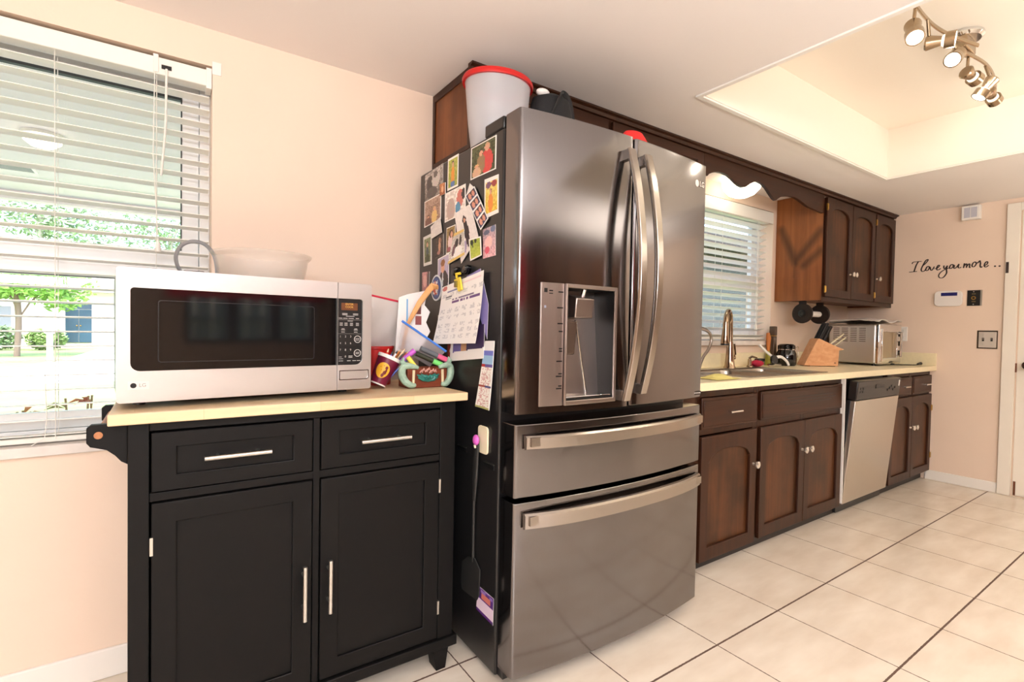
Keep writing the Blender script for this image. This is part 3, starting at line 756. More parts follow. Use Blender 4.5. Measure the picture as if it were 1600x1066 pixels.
mb = MB(MM).prism(rr_pts(.022, .064, .050, .070, (.001,) * 4), -.0015, .001).to('badge_plate', mat('badge_plate_steel', srgb(232, 230, 228), .3, .4), dd)
b = MB(MM).cyl((.033, -.0015, .060), (.033, -.0025, .060), .0062); b.to('badge_emblem', BLACK, dd)
text_mesh('badge_lettering', 'LG', .012, MM @ Matrix(((1, 0, 0, .051), (0, 0, -1, -.0018), (0, 1, 0, .060), (0, 0, 0, 1))), mat('badge_grey', srgb(150, 148, 148), .4), dd)
px0, px1 = .530, .607
cpn = MB(MM).ring(rr_pts(.529, W_, H0, H1, (.001, .008, .008, .001)), rr_pts(px0 + .0002, px1, gz0, gz1, (.0001, .02, .008, .0001)), 0, .03).to('control_panel', STEEL, mw, bev=.0025)
MB(MM).prism(rr_pts(px0 - .0005, px1 + .003, gz0 - .003, gz1 + .003, (.0001, .02, .008, .0001)), .005, .012).to('keypad', BLACK, cpn)
MB(MM).prism(rr_pts(.541, .592, .262, .284, (.001,) * 4), .0042, .0052).to('display', glow('amber_display', srgb(150, 80, 26), .35), cpn)
text_mesh('display_digits', 'ENTER\nCOOK', .0085, MM @ Matrix(((1, 0, 0, .566), (0, 0, -1, .0040), (0, 1, 0, .276), (0, 0, 0, 1))), glow('amber_digits', srgb(255, 190, 90), .7), cpn, .0001)
PRN = mat('keypad_print', srgb(190, 188, 186), .5)
b = MB(MM)
def dash(x, z, w, h=.0016): b.box(x - w / 2, x + w / 2, .0044, .0051, z - h / 2, z + h / 2)
for x in (.552, .586):
    for dz in (0, -.0035): dash(x, .2515 + dz, .016)
dash(.569, .2435, .026)
for x, w in ((.539, .010), (.554, .013), (.572, .016), (.592, .010)): dash(x, .237, w)
dash(.569, .229, .016)
for x in (.541, .556, .573, .592):
    for dz in (0, -.0035, -.007): dash(x, .2225 + dz, .009, .0014)
for x in (.547, .587):
    dash(x, .205, .009); dash(x, .2015, .012); dash(x, .195, .011)
for z in (.163, .1565): dash(.541, z - .05, .014, .0013)
for x in (.566, .583, .597): dash(x, .1065, .011)
dash(.539, .1185, .009); dash(.571, .121, .012); dash(.571, .117, .012)
b.to('keypad_print', PRN, cpn)
for z in (.1895, .2325): MB(MM).box(.532, .604, .0046, .0051, z, z + .0004).to('keypad_line', PRN, cpn)
for i, ch in enumerate('1234567890'):
    r_, c_ = divmod(i, 3)
    if ch == '0': r_, c_ = 3, 1
    text_mesh('digit', ch, .0085, MM @ Matrix(((1, 0, 0, .539 + .016 * c_), (0, 0, -1, .0046), (0, 1, 0, .181 - .0205 * r_), (0, 0, 0, 1))), PRN, cpn, .0001)
for z in (.173, .130):
    b = MB(MM).lathe([(.0095, 0), (.0095, .0008), (.0112, .0008), (.0112, 0)], (.593, .0050, z), (0, -1, 0), 24); q = b.to('round_button', PRN, cpn)
b = MB(MM)
b.box(.586, .600, .0044, .0051, .174, .1755).box(.586, .600, .0044, .0051, .1695, .171).box(.587, .599, .0044, .0051, .131, .1325).box(.587, .599, .0044, .0051, .127, .1285); b.to('button_print', PRN, cpn)
MB(MM).ring(rr_pts(.534, .628, .048, .078, (.002, .008, .002, .002)), rr_pts(.5365, .6255, .0505, .0755, (.002, .006, .002, .002)), -.0015, .001).to('door_release', CHROME, cpn)
# ------------------------------------------------------------------ blinds
def blind(label, x0, x1, zt, zb, pitch, yc_, tilt, cords, head, wand=None):
    t = thing('window_blind', label, 'blind', ((x0 + x1) / 2, yc_, zb))
    head(t)
    n = int((zt - zb) / pitch)
    proto = None
    for i in range(n):
        z = zt - pitch * (i + .5)
        if proto is None:
            M = Matrix.Translation((0, yc_, z)) @ Matrix.Rotation(tilt, 4, 'X')
            b = MB(M)
            k = 5
            P_ = [(-.025 + .05 * q / k, .0012 - .0016 * ((2 * q / k - 1) ** 2)) for q in range(k + 1)]
            b.prism(P_ + [(a, c - .0026) for a, c in P_[::-1]], x0, x1, 'yz')
            proto = b.to('slat', SLATM, t); z0 = z
        else:
            c = proto.copy(); COL.objects.link(c); c.parent = t; c.location = proto.location + Vector((0, 0, z - z0)); 
    MB().box(x0, x1, yc_ - .026, yc_ + .026, zb, zb + .016).to('bottom_rail', SLATM, t, bev=.003)
    for x in cords:
        for y in (-.027, .027):
            MB().cyl((x, yc_ + y, zb + .01), (x, yc_ + y, zt + .01), .0011, n=6).to('ladder_cord', CORD, t)
    return t
def head1(t):
    h = MB().box(-1.04, .126, .004, .062, 1.966, 2.022).to('head_rail', SLATM, t, bev=.003)
    MB().box(.115, .1315, .002, .066, 1.958, 2.028).box(.132, .160, -.003, .0, 2.008, 2.052).to('mounting_bracket', WHITE, t, bev=.001)
    MB().box(-.034, -.020, -.001, .06, 1.97, 2.028).to('valance_clip', WHITE, t, bev=.001)
    MB().box(-.012, .016, -.001, .004, 1.985, 1.998).to('cord_lock', BLACK, t, bev=.001)
    MB().tube([(.002, -.003, 1.985), (0, -.004, 1.8), (-.012, -.004, 1.632)], .0035, 8).to('tilt_wand', CORD, t)
    MB().tube([(-.030, -.001, 1.97), (-.034, -.003, 1.7), (-.020, -.003, 1.42)], .0014, 6).to('lift_cord', CORD, t)
    MB().lathe([(0, 0), (.009, .005), (.007, .03), (.002, .045), (0, .045)], (-.020, -.003, 1.375), (0, 0, 1), 12).to('cord_tassel', CORD, t)
    MB().tube([(-.30, -.002, 1.0), (-.295, -.003, .85), (-.30, -.006, .79), (-.32, -.006, .776), (-.33, -.006, .77)], .0012, 6).to('hanging_cord', CORD, t)
blind('white horizontal blind in the large left window behind the microwave', -1.04, .126, 1.955, .772, .0455, .042, math.radians(-4), (-.90, -.278, -.025), head1)
def head2(t):
    MB().box(2.722, 3.762, -.014, -.004, 1.970, 2.054).to('valance_board', SLATM, t, bev=.004)
    MB().box(2.735, 3.745, .012, .062, 1.975, 2.03).to('head_rail', SLATM, t, bev=.003)
    MB().tube([(3.58, .004, 1.97), (3.585, .004, 1.5), (3.59, .004, 1.22)], .0016, 6).to('lift_cord', CORD, t)
    MB().lathe([(0, 0), (.01, .006), (.008, .035), (.002, .05), (0, .05)], (3.59, .004, 1.17), (0, 0, 1), 12).to('cord_tassel', CORD, t)
blind('white horizontal blind in the small window above the kitchen sink', 2.735, 3.735, 1.968, 1.102, .048, .045, math.radians(-20), (2.95, 3.17, 3.62), head2)

# ------------------------------------------------------------------ lights that hang in the room
sl = thing('ceiling_light', 'lit white glass dome light behind the scalloped valance over the sink', 'light', (3.085, -.165, 2.03))
MB().lathe([(0, 0), (.06, 0), (.06, .018), (0, .018)], (3.085, -.165, 2.141), (0, 0, 1), 32).to('canopy', WHITE, sl)
MB().lathe([(0, -.118), (.04, -.113), (.08, -.095), (.11, -.062), (.122, -.025), (.120, -.008), (.06, 0), (0, 0)], (3.085, -.165, 2.142), (0, 0, 1), 40).to('glass_shade', glow('lit_glass_shade', (1, .88, .68), 4.5), sl)

tl = thing('track_light', 'brushed nickel track light with six spot heads on the raised ceiling', 'light', (2.88, -1.32, 2.25))
MB().lathe([(0, 0), (.075, 0), (.075, -.012), (.062, -.022), (0, -.022)], (2.885, -1.318, TZ), (0, 0, 1), 36, 1.0, .82).to('canopy', CHROME, tl)
MB().box(2.82, 2.95, -1.338, -1.300, 2.392, 2.446).to('junction_block', NICKEL, tl, bev=.006)
def smooth_path(P_, k=6):
    P_ = [Vector(p) for p in P_]; out = []
    for i in range(len(P_) - 1):
        a, b_, c, d = P_[max(0, i - 1)], P_[i], P_[i + 1], P_[min(len(P_) - 1, i + 2)]
        for q in range(k):
            t = q / k
            out.append(.5 * (2 * b_ + (c - a) * t + (2 * a - 5 * b_ + 4 * c - d) * t * t + (3 * b_ - a - 3 * c + d) * t ** 3))
    out.append(P_[-1]); return out
MB().tube(smooth_path([(2.30, -1.318, 2.38), (2.42, -1.312, 2.38), (2.54, -1.314, 2.38), (2.67, -1.333, 2.38), (2.83, -1.372, 2.38)]), .009, 8, flat=.6, up=(0, 0, 1)).to('curved_rail', NICKEL, tl)
MB().tube(smooth_path([(2.78, -1.306, 2.38), (2.92, -1.334, 2.38), (3.06, -1.348, 2.38), (3.21, -1.34, 2.38), (3.36, -1.316, 2.38)]), .009, 8, flat=.6, up=(0, 0, 1)).to('curved_rail', NICKEL, tl)
LENS = glow('lit_lamp_face', (1, .90, .72), 7.0); LENS2 = glow('frosted_lamp_ring', (1, .9, .72), 1.6)
heads = [((2.335, -1.3, 2.325), (2.266, -1.331, 2.240), 2.318), ((2.48, -1.296, 2.305), (2.501, -1.386, 2.292), 2.44), ((2.69, -1.345, 2.312), (2.614, -1.347, 2.262), 2.65), ((2.865, -1.325, 2.3), (2.941, -1.346, 2.276), 2.9), ((3.05, -1.375, 2.305), (3.027, -1.333, 2.229), 3.06), ((3.16, -1.335, 2.295), (3.238, -1.344, 2.264), 3.19)]
for i, (bk, ft, rx) in enumerate(heads):
    bk, ft = Vector(bk), Vector(ft); d = (ft - bk); Ln = d.length; d.normalize()
    h = MB().lathe([(0, 0), (.024, 0), (.028, .006), (.017, Ln * .55), (0, Ln * .55)], bk, d, 20)
    h = h.to('spot_head', NICKEL, tl)
    MB().lathe([(.014, 0), (.021, .004), (.021, Ln * .14), (.014, Ln * .14)], bk + d * Ln * .54, d, 20).to('frosted_ring', LENS2, h)
    MB().lathe([(.022, 0), (.030, 0), (.030, Ln * .34), (.026, Ln * .34), (.024, Ln * .1), (0, Ln * .1)], bk + d * Ln * .66, d, 22).to('lamp_rim', NICKEL, h)
    MB().lathe([(0, 0), (.0255, 0), (.0255, .003), (0, .003)], bk + d * (Ln * .96), d, 20).to('lamp_face', LENS, h)
    m_ = bk + d * Ln * .15
    MB().cyl((rx, m_.y * .5 - .66, 2.376), tuple(m_), .006, n=10).to('stem', NICKEL, h)

# ------------------------------------------------------------------ things on the fridge top
CLEARP = glassy('milky_plastic', (.97, .97, .98), .05, body=(.90, .90, .93), amount=.46, rough=.25)
bn = thing('storage_bin', 'clear plastic storage bin with red rim on top of the fridge', 'bin', (1.0, -.48, 1.7815))
MB().lathe([(0, .0), (.092, 0), (.100, .008), (.112, .10), (.124, .236), (.128, .25), (.125, .25), (.120, .236), (.108, .10), (.096, .012), (0, .006)], (1.0, -.48, 1.7815), (0, 0, 1), 40, 1.0, .82).to('tub', CLEARP, bn)
MB().lathe([(.122, .243), (.135, .243), (.137, .254), (.132, .263), (.122, .261)], (1.0, -.48, 1.7815), (0, 0, 1), 40, 1.0, .82).to('rim', RED, bn, smooth=60)
NYL = mat('black_nylon', srgb(22, 22, 24), .7, bump=.3, bscale=150)
bg_ = thing('camera_bag', 'black nylon bag lying on the fridge top beside the red rimmed bin', 'bag', (1.245, -.50, 1.781))
MB().lathe([(0, 0), (.085, 0), (.092, .03), (.092, .20), (.080, .245), (.05, .262), (0, .262)], (1.23, -.50, 1.781), (0, 0, 1), 24, 1, .75).to('bag_body', NYL, bg_)
MB().tube(smooth_path([(1.17, -.575, 1.93), (1.20, -.585, 2.00), (1.25, -.55, 2.045), (1.300, -.53, 2.03), (1.32, -.54, 1.90)]), .012, 8, flat=.35).to('strap', NYL, bg_)
MB().sphere((1.175, -.52, 2.04), .03, .02, .015, 12, 8).to('white_tag', WHITE, bg_)
rd = MB()
rd.lathe([(0, 0), (.088, 0), (.084, .012), (.066, .030), (.05, .044), (.02, .046), (0, .047)], (1.400, -.772, 1.8186), (0, 0, 1), 24, .8, .45)
rd = rd.to('pot_holder', mat('red_cloth', srgb(214, 36, 34), .7, bump=.4, bscale=90)); tag(rd, 'crumpled red cloth on the fridge top above the door handles', 'cloth')

# ------------------------------------------------------------------ magnets and papers on the fridge side
PIC = vcol('printed_paper', .35)
SX = FX0
def picture(name, label, cat, quad, paint, nu=26, nv=30, layer=0, th=.0012, group=None, curl=0.):
    """flat print on the fridge side; QUAD = (y, z) top-left, top-right, bottom-right, bottom-left; paint(u, v) -> sRGB 0-255."""
    tl_, tr_, br_, bl_ = [Vector((0, q[0], q[1])) for q in quad]
    x0 = SX - .0004 - layer * .0016
    b = MB(); lay = b.bm.loops.layers.float_color.new('Col')
    def P_(u, v, d):
        p = (tl_ * (1 - u) + tr_ * u) * v + (bl_ * (1 - u) + br_ * u) * (1 - v)
        c = curl * ((1 - v) ** 2 * .7 + abs(u - .5) ** 2 * (1 - v) * .8) 
        return (x0 - d - c, p.y, p.z)
    V = [[b.v(P_(i / nu, j / nv, th)) for i in range(nu + 1)] for j in range(nv + 1)]
    for j in range(nv):
        for i in range(nu):
            f = b._f([V[j][i], V[j + 1][i], V[j + 1][i + 1], V[j][i + 1]])
            c = paint((i + .5) / nu, (j + .5) / nv)
            c = (*srgb(*[max(0, min(255, q)) for q in c]), 1)
            for l in f.loops: l[lay] = c
    white = (*srgb(235, 232, 226), 1)
    W_b = [[b.v((q.co.x + th, q.co.y, q.co.z)) for q in row] for row in V]
    for j in range(nv):
        for i in range(nu):
            f = b._f([W_b[j][i], W_b[j][i + 1], W_b[j + 1][i + 1], W_b[j + 1][i]])
            for l in f.loops: l[lay] = white
    ring_ = lambda G: [G[0][i] for i in range(nu + 1)] + [G[j][nu] for j in range(1, nv + 1)] + [G[nv][i] for i in range(nu - 1, -1, -1)] + [G[j][0] for j in range(nv - 1, 0, -1)]
    A_, B_ = ring_(V), ring_(W_b)
    for q in range(len(A_)):
        f = b._f([A_[q], B_[q], B_[(q + 1) % len(A_)], A_[(q + 1) % len(A_)]])
        for l in f.loops: l[lay] = white
    o = b.to(name, PIC, None, smooth=0)
    return tag(o, label, cat, group)
def photo_paint(bg1, bg2, shapes, seed, border=.05, bcol=(240, 238, 234), nz=26, bsides=(1, 1, 1, 1)):
    def f(u, v):
        if u < border * bsides[0] or u > 1 - border * bsides[1] or v < border * bsides[2] or v > 1 - border * bsides[3]: return bcol
        t = v + .25 * (hsh(int(u * 6), int(v * 6), seed) - .5)
        c = [bg1[i] * (1 - t) + bg2[i] * t + nz * (hsh(int(u * 18), int(v * 20), seed + 5) - .5) * 2 for i in range(3)]
        for (cx, cy, rx, ry, col) in shapes:
            if ((u - cx) / rx) ** 2 + ((v - cy) / ry) ** 2 < 1: c = [col[i] + 10 * (hsh(int(u * 20), int(v * 20), seed + i) - .5) for i in range(3)]
        return c
    return f
SK = (214, 160, 132)
def person(cx, top, h, col, hair=(70, 48, 36), w=1.):
    return [(cx, top - h * .62, .17 * w, h * .42, col), (cx, top - h * .13, .085 * w, h * .13, hair), (cx, top - h * .16, .068 * w, h * .11, SK)]
GR = 'snapshots and prints held on the fridge side'
picture('photograph', 'black and white photograph, topmost at the back edge of the fridge side', 'photograph', [(-.124, 1.768), (-.286, 1.778), (-.288, 1.665), (-.126, 1.664)], photo_paint((120, 112, 106), (170, 162, 156), [(.3, .55, .2, .3, (70, 64, 62)), (.62, .62, .22, .3, (196, 188, 182)), (.6, .8, .12, .12, (100, 92, 88)), (.4, .2, .3, .2, (90, 84, 80))], 1, 0, nz=40), group=GR)
picture('photograph', 'narrow photograph of an orange shirt on green grass, high on the fridge side', 'photograph', [(-.328, 1.78), (-.411, 1.78), (-.41, 1.663), (-.326, 1.662)], photo_paint((150, 160, 70), (188, 190, 90), person(.5, .88, .82, (226, 150, 54)) + [(.5, .15, .2, .1, (90, 120, 170))], 2, .08), group=GR)
picture('photograph', 'large family photograph with a man in red, nearest the fridge top front', 'photograph', [(-.503, 1.772), (-.667, 1.770), (-.666, 1.661), (-.502, 1.662)], photo_paint((56, 66, 34), (72, 78, 44), person(.66, .92, .9, (206, 66, 66), (200, 160, 130), 1.3) + person(.42, .80, .7, (150, 120, 84)) + person(.25, .40, .42, (210, 170, 140), (220, 180, 120)), 3, .045), group=GR)
picture('photograph', 'round cornered yellow photograph by the front edge of the fridge side', 'photograph', [(-.597, 1.642), (-.683, 1.640), (-.686, 1.517), (-.600, 1.511)], photo_paint((226, 186, 60), (236, 214, 130), [(.3, .82, .2, .08, (120, 80, 110)), (.7, .82, .2, .08, (150, 60, 60))] + person(.45, .72, .6, (228, 140, 60), (150, 90, 60)), 4, .09), group=GR)
picture('photograph', 'brownish photograph with a blond child, below the black and white one', 'photograph', [(-.123, 1.661), (-.274, 1.666), (-.274, 1.566), (-.123, 1.555)], photo_paint((150, 116, 100), (176, 148, 130), person(.62, .62, .6, (224, 190, 120), (216, 180, 120)) + person(.25, .4, .4, (120, 80, 70)), 5, .04), group=GR)
picture('fridge_magnet', 'small square orange brown magnet between the black and white and green photographs', 'magnet', [(-.268, 1.700), (-.313, 1.698), (-.315, 1.654), (-.269, 1.655)], photo_paint((150, 80, 40), (190, 120, 70), [(.5, .5, .2, .3, (226, 180, 140))], 6, 0), 10, 10, layer=1, th=.003)
picture('photograph', 'large white bordered photograph of a lady in a hat, centre of the fridge side', 'photograph', [(-.307, 1.656), (-.467, 1.659), (-.470, 1.556), (-.308, 1.546)], photo_paint((226, 214, 206), (236, 226, 218), [(.3, .35, .2, .4, (190, 168, 158)), (.75, .6, .16, .3, (206, 120, 110)), (.9, .7, .08, .2, (40, 34, 34)), (.65, .3, .12, .2, (90, 150, 190))], 7, .05), layer=0, group=GR)
picture('paper_note', 'white paper corner tucked behind the photo booth strip', 'paper', [(-.500, 1.652), (-.531, 1.630), (-.512, 1.606), (-.478, 1.618)], lambda u, v: (236, 234, 230), 4, 4, layer=1)
def strip(u, v):
    k = v * 4; fr_ = k - int(k)
    if u < .08 or u > .92 or fr_ < .08 or fr_ > .93: return (240, 240, 240)
    for cx in (.33, .68):
        if ((u - cx) / .15) ** 2 + ((fr_ - .5) / .3) ** 2 < 1: return (214, 150, 130)
        if ((u - cx) / .19) ** 2 + ((fr_ - .58) / .34) ** 2 < 1: return (74, 44, 40)
    return (58, 58, 96)
picture('photo_booth_strip', 'photo booth strip of four pictures stuck at a slant', 'photograph', [(-.475, 1.613), (-.537, 1.633), (-.632, 1.507), (-.584, 1.476)], strip, 16, 40, layer=3)
picture('greeting_card', 'white paper with a dark dressed figure, hung aslant below the strip', 'card', [(-.393, 1.565), (-.509, 1.579), (-.567, 1.458), (-.449, 1.377)], photo_paint((226, 216, 214), (236, 230, 226), [(.52, .42, .12, .34, (46, 34, 38)), (.50, .74, .10, .09, (56, 40, 40)), (.51, .72, .05, .06, SK), (.3, .2, .12, .12, (170, 150, 180))], 8, .0, nz=6), layer=2)
picture('photograph', 'pink toned photograph of a baby, by the front edge beside the green one', 'photograph', [(-.592, 1.477), (-.670, 1.482), (-.673, 1.382), (-.595, 1.379)], photo_paint((224, 170, 176), (170, 150, 160), [(.45, .5, .3, .2, (238, 190, 186)), (.3, .85, .25, .08, (90, 96, 120)), (.35, .25, .2, .12, (216, 90, 110)), (.8, .9, .2, .1, (110, 120, 150))], 9, .0), group=GR)
picture('photograph', 'small bright green photograph of players on a field, lower front', 'photograph', [(-.508, 1.455), (-.589, 1.455), (-.596, 1.390), (-.520, 1.378)], photo_paint((190, 200, 80), (150, 170, 60), [(.25, .8, .12, .14, (30, 40, 30)), (.55, .85, .1, .12, (40, 44, 36)), (.3, .62, .04, .06, (30, 30, 30))], 10, .08, nz=14), layer=4, group=GR)
picture('newspaper_clipping', 'yellow edged newspaper clipping of a cat, below the dark figure card', 'clipping', [(-.395, 1.492), (-.469, 1.498), (-.477, 1.406), (-.346, 1.383)], photo_paint((226, 220, 214), (190, 184, 176), [(.4, .6, .14, .16, (40, 36, 36)), (.7, .65, .1, .2, (60, 56, 54)), (.55, .28, .3, .2, (240, 238, 234)), (.25, .4, .1, .2, (110, 80, 90))], 11, .1, (222, 190, 110), 26, (0, 0, 1, 1)), layer=3)
picture('photograph', 'photograph of a woman in white with brown hair, mid fridge side', 'photograph', [(-.325, 1.523), (-.394, 1.526), (-.397, 1.429), (-.323, 1.425)], photo_paint((120, 92, 50), (150, 126, 70), [(.45, .4, .25, .35, (230, 206, 204)), (.55, .72, .24, .16, (80, 50, 36)), (.6, .68, .13, .11, SK), (.3, .15, .2, .1, (160, 90, 100))], 12, .03), group=GR)
picture('photograph', 'round cornered photograph with grey white border, at the back edge', 'photograph', [(-.115, 1.517), (-.193, 1.523), (-.197, 1.400), (-.122, 1.397)], photo_paint((86, 96, 60), (130, 140, 100), person(.5, .8, .7, (70, 84, 90)) + [(.5, .25, .25, .12, (60, 70, 40))], 13, .1, (214, 214, 210)), group=GR)
picture('paper_note', 'small tilted white note overlapping two photographs near the back edge', 'paper', [(-.190, 1.548), (-.274, 1.573), (-.293, 1.512), (-.200, 1.500)], lambda u, v: (232 - 20 * hsh(int(u * 5), int(v * 9)), 226 - 20 * hsh(int(u * 5), int(v * 9)), 220 - 16 * hsh(int(u * 5), int(v * 9))), 10, 14, layer=2)
picture('photograph', 'dark photograph of a person with a guitar, left of the woman in white', 'photograph', [(-.236, 1.500), (-.298, 1.507), (-.301, 1.425), (-.232, 1.420)], photo_paint((50, 42, 40), (70, 56, 50), [(.5, .5, .14, .4, (196, 150, 120)), (.4, .2, .2, .1, (170, 120, 110)), (.6, .75, .12, .1, (150, 110, 90))], 14, .0), group=GR)
picture('photograph', 'portrait photograph of a man in a dark suit on lilac ground', 'photograph', [(-.257, 1.413), (-.352, 1.427), (-.351, 1.300), (-.259, 1.286)], photo_paint((168, 156, 186), (190, 180, 204), [(.5, .2, .45, .36, (54, 44, 46)), (.46, .30, .06, .2, (210, 214, 220)), (.46, .66, .16, .17, (220, 168, 140)), (.46, .80, .18, .10, (150, 100, 60))], 15, .02, nz=8), layer=1, group=GR)
picture('photograph', 'small pink face photograph at the lower back edge', 'photograph', [(-.110, 1.373), (-.179, 1.372), (-.177, 1.303), (-.112, 1.296)], photo_paint((176, 120, 120), (206, 150, 150), [(.4, .5, .24, .35, (226, 176, 168)), (.85, .6, .16, .5, (90, 70, 70))], 16, .0), group=GR)
def seal(u, v):
    r = ((u - .5) / .5) ** 2 + ((v - .5) / .5) ** 2
    if r > .80: return (216, 220, 224)
    if r > .55: return (58, 78, 122)
    if abs(u - .42) < .22 and abs(v - .5) < .26: return (200, 90, 70) if hsh(int(u * 9), int(v * 9), 4) > .55 else (226, 222, 220)
    return (70, 92, 150)
# oval magnet
om = MB(); lay = om.bm.loops.layers.float_color.new('Col'); n_ = 40
cy_, cz_, ry_, rz_ = -.252, 1.301, .046, .051
rings = []
for q in range(9):
    rings.append([om.v((SX - .0060, cy_ - ry_ * q / 8 * math.cos(2 * PI * i / n_), cz_ + rz_ * q / 8 * math.sin(2 * PI * i / n_))) for i in range(n_)])
rings.append([om.v((SX - .0002, cy_ - ry_ * math.cos(2 * PI * i / n_), cz_ + rz_ * math.sin(2 * PI * i / n_))) for i in range(n_)])
for q in range(1, 9):
    for i in range(n_):
        f = om._f([rings[q][i], rings[q][(i + 1) % n_], rings[q + 1][(i + 1) % n_], rings[q + 1][i]])
        if f:
            r = (q + .5) / 8
            c = seal(.5 + .5 * r * math.cos(2 * PI * (i + .5) / n_), .5 + .5 * r * math.sin(2 * PI * (i + .5) / n_)) if q < 8 else (210, 214, 218)
            for l in f.loops: l[lay] = (*srgb(*c), 1)
f = om._f(rings[1][::-1]); 
for l in f.loops: l[lay] = (*srgb(226, 222, 220), 1)
for q in rings[0]: om.bm.verts.remove(q)
o = om.to('fridge_magnet', PIC, None, smooth=30); tag(o, 'oval blue and white emblem magnet on the fridge side', 'magnet')
picture('photograph', 'round cornered photograph half hidden behind the calendar sheet', 'photograph', [(-.262, 1.194), (-.345, 1.197), (-.340, 1.100), (-.263, 1.099)], photo_paint((110, 96, 50), (150, 150, 140), person(.5, .75, .6, (60, 60, 110)) + [(.7, .85, .06, .16, (40, 40, 40)), (.5, .2, .3, .08, (150, 110, 60))], 17, .1, (206, 206, 202)), group=GR)
def calendar(u, v):
    base = (240, 239, 238)
    if v > .90: return (236, 214, 220) if (.3 < u < .95 and .93 < v < .95) else ((200, 120, 116) if (u - .08) ** 2 / .004 + (v - .95) ** 2 / .0016 < 1 else base)
    if .86 < v < .885 and .15 < u < .45: return (120, 130, 170)
    if .775 < v < .80 and .12 < u < .28: return (110, 112, 116)
    if .745 < v < .765 and .12 < u < .26: return (130, 132, 138)
    if .715 < v < .735 and .30 < u < .82: return (120, 110, 140) if hsh(int(u * 40), 3) > .2 else base
    if .665 < v < .695 and .30 < u < .95: return (104, 70, 130) if hsh(int(u * 36), 5) > .15 else base
    rows = [(.82, .05), (.55, .06), (.44, .05), (.31, .05), (.22, .05), (.12, .05)]
    for k, (vc, hh) in enumerate(rows):
        if abs(v - vc) < hh * .6:
            cu_ = (u * 5.6) % 1
            if .18 < cu_ < .8 and hsh(int(u * 44), int(v * 60), k) > .42: return (208, 208, 211)
    return base
picture('folded_leaflet', 'lilac paper sheet showing behind the calendar sheet at its top and right edge', 'paper', [(-.490, 1.328), (-.585, 1.347), (-.640, 1.225), (-.635, 1.110)], lambda u, v: (142, 132, 190), 8, 8, layer=2)
picture('magazine_page', 'white page with a dark purple picture hanging below the calendar sheet', 'paper', [(-.390, 1.150), (-.622, 1.160), (-.625, 1.046), (-.384, 1.022)], lambda u, v: ((60, 46, 82) if u > .5 else ((196, 150, 104) if .33 < u <= .5 else (104, 94, 160))) if (v > .24 + .08 * u and .08 < u) else (238, 236, 234), 24, 30, layer=4, curl=.004)
picture('sticker', 'red brown oval sticker peeking out left of the purple page', 'sticker', [(-.346, 1.083), (-.396, 1.085), (-.397, 1.036), (-.352, 1.034)], lambda u, v: (226, 206, 196) if (u - .5) ** 2 + (v - .5) ** 2 < .03 else (150, 52, 40), 10, 10, layer=0)
picture('calendar_sheet', 'white monthly calendar sheet clipped on the fridge side', 'calendar', [(-.322, 1.298), (-.622, 1.338), (-.620, 1.096), (-.300, 1.083)], calendar, 64, 80, layer=8, curl=.03)
def menu(u, v):
    if v > .86: return (232, 232, 234)
    if v > .78: return (110, 120, 200)
    if v > .66: return (150, 190, 224)
    if v > .62: return (96, 84, 150) if u > .3 else (180, 60, 60)
    if .315 < v < .345: return (150, 70, 60) if u < .5 else (70, 76, 130)
    if v < .03: return (170, 170, 110)
    if hsh(int(u * 14), int(v * 60), 3) > .6 and .08 < u < .92: return (206, 168, 166)
    return (234, 232, 226)
picture('notepad', 'long narrow list pad with blue heading, hanging low right of the calendar', 'notepad', [(-.628, 1.104), (-.684, 1.106), (-.672, .880), (-.585, .882)], menu, 20, 70, layer=3, th=.003, curl=.01)
# yellow bulldog clip and black magnet clips
ck = thing('magnetic_clip', 'yellow plastic clip holding the calendar sheet to the fridge', 'clip', (.855, -.463, 1.275))
YEL = mat('yellow_plastic', srgb(236, 210, 70), .4)
MB().prism([(-.436, 1.318), (-.480, 1.326), (-.496, 1.280), (-.470, 1.274)], .853, .860, 'yz').to('clip_jaw', YEL, ck, bev=.002)
MB().box(.846, .854, -.466, -.452, 1.290, 1.312).to('clip_window', mat('olive_plastic', srgb(120, 106, 40), .4), ck, bev=.001)
MB().tube([(.856, -.455, 1.325), (.850, -.462, 1.336), (.856, -.480, 1.338)], .005, 8).to('clip_grip', YEL, ck)
for k, (y, lab) in enumerate(((-.424, 'black clip magnet left of the yellow clip above the calendar'), (-.502, 'black clip magnet right of the yellow clip above the calendar'))):
    o = MB().lathe([(0, 0), (.012, 0), (.013, .012), (.009, .024), (0, .025)], (SX - .0004, y, 1.350), (-1, 0, 0), 18, 1, 1.5).to('clip_magnet', BLACKG); tag(o, lab, 'magnet')
# white hook, fly swatter and small things low on the side
hk = thing('magnetic_hook', 'cream plastic hook plate low on the fridge side', 'hook', (.876, -.624, .728))
PLT = mat('cream_plastic', srgb(236, 226, 196), .35)
b = MB()
b.prism(rr_pts(-.652, -.590, .728, .820, (.014,) * 4), .8725, .8795, 'yz'); b.to('hook_plate', PLT, hk, bev=.002)
MB().tube([(.873, -.600, .760), (.862, -.602, .746), (.855, -.604, .748), (.853, -.604, .756)], .004, 8).to('hook_prong', PLT, hk)
fs = thing('fly_swatter', 'black fly swatter hanging from the cream hook on the fridge side', 'fly swatter', (.868, -.57, .23))
SWM = mat('swatter_black', srgb(40, 40, 40), .45)
MB().tube([(.862, -.604, .770), (.864, -.592, .66), (.868, -.580, .56)], .011, 10, flat=.45, up=(0, 1, 0), radii=[.013, .016, .009]).to('handle', SWM, fs)
MB().tube([(.868, -.580, .565), (.871, -.574, .46), (.873, -.572, .345)], .005, 8).to('shaft', SWM, fs)
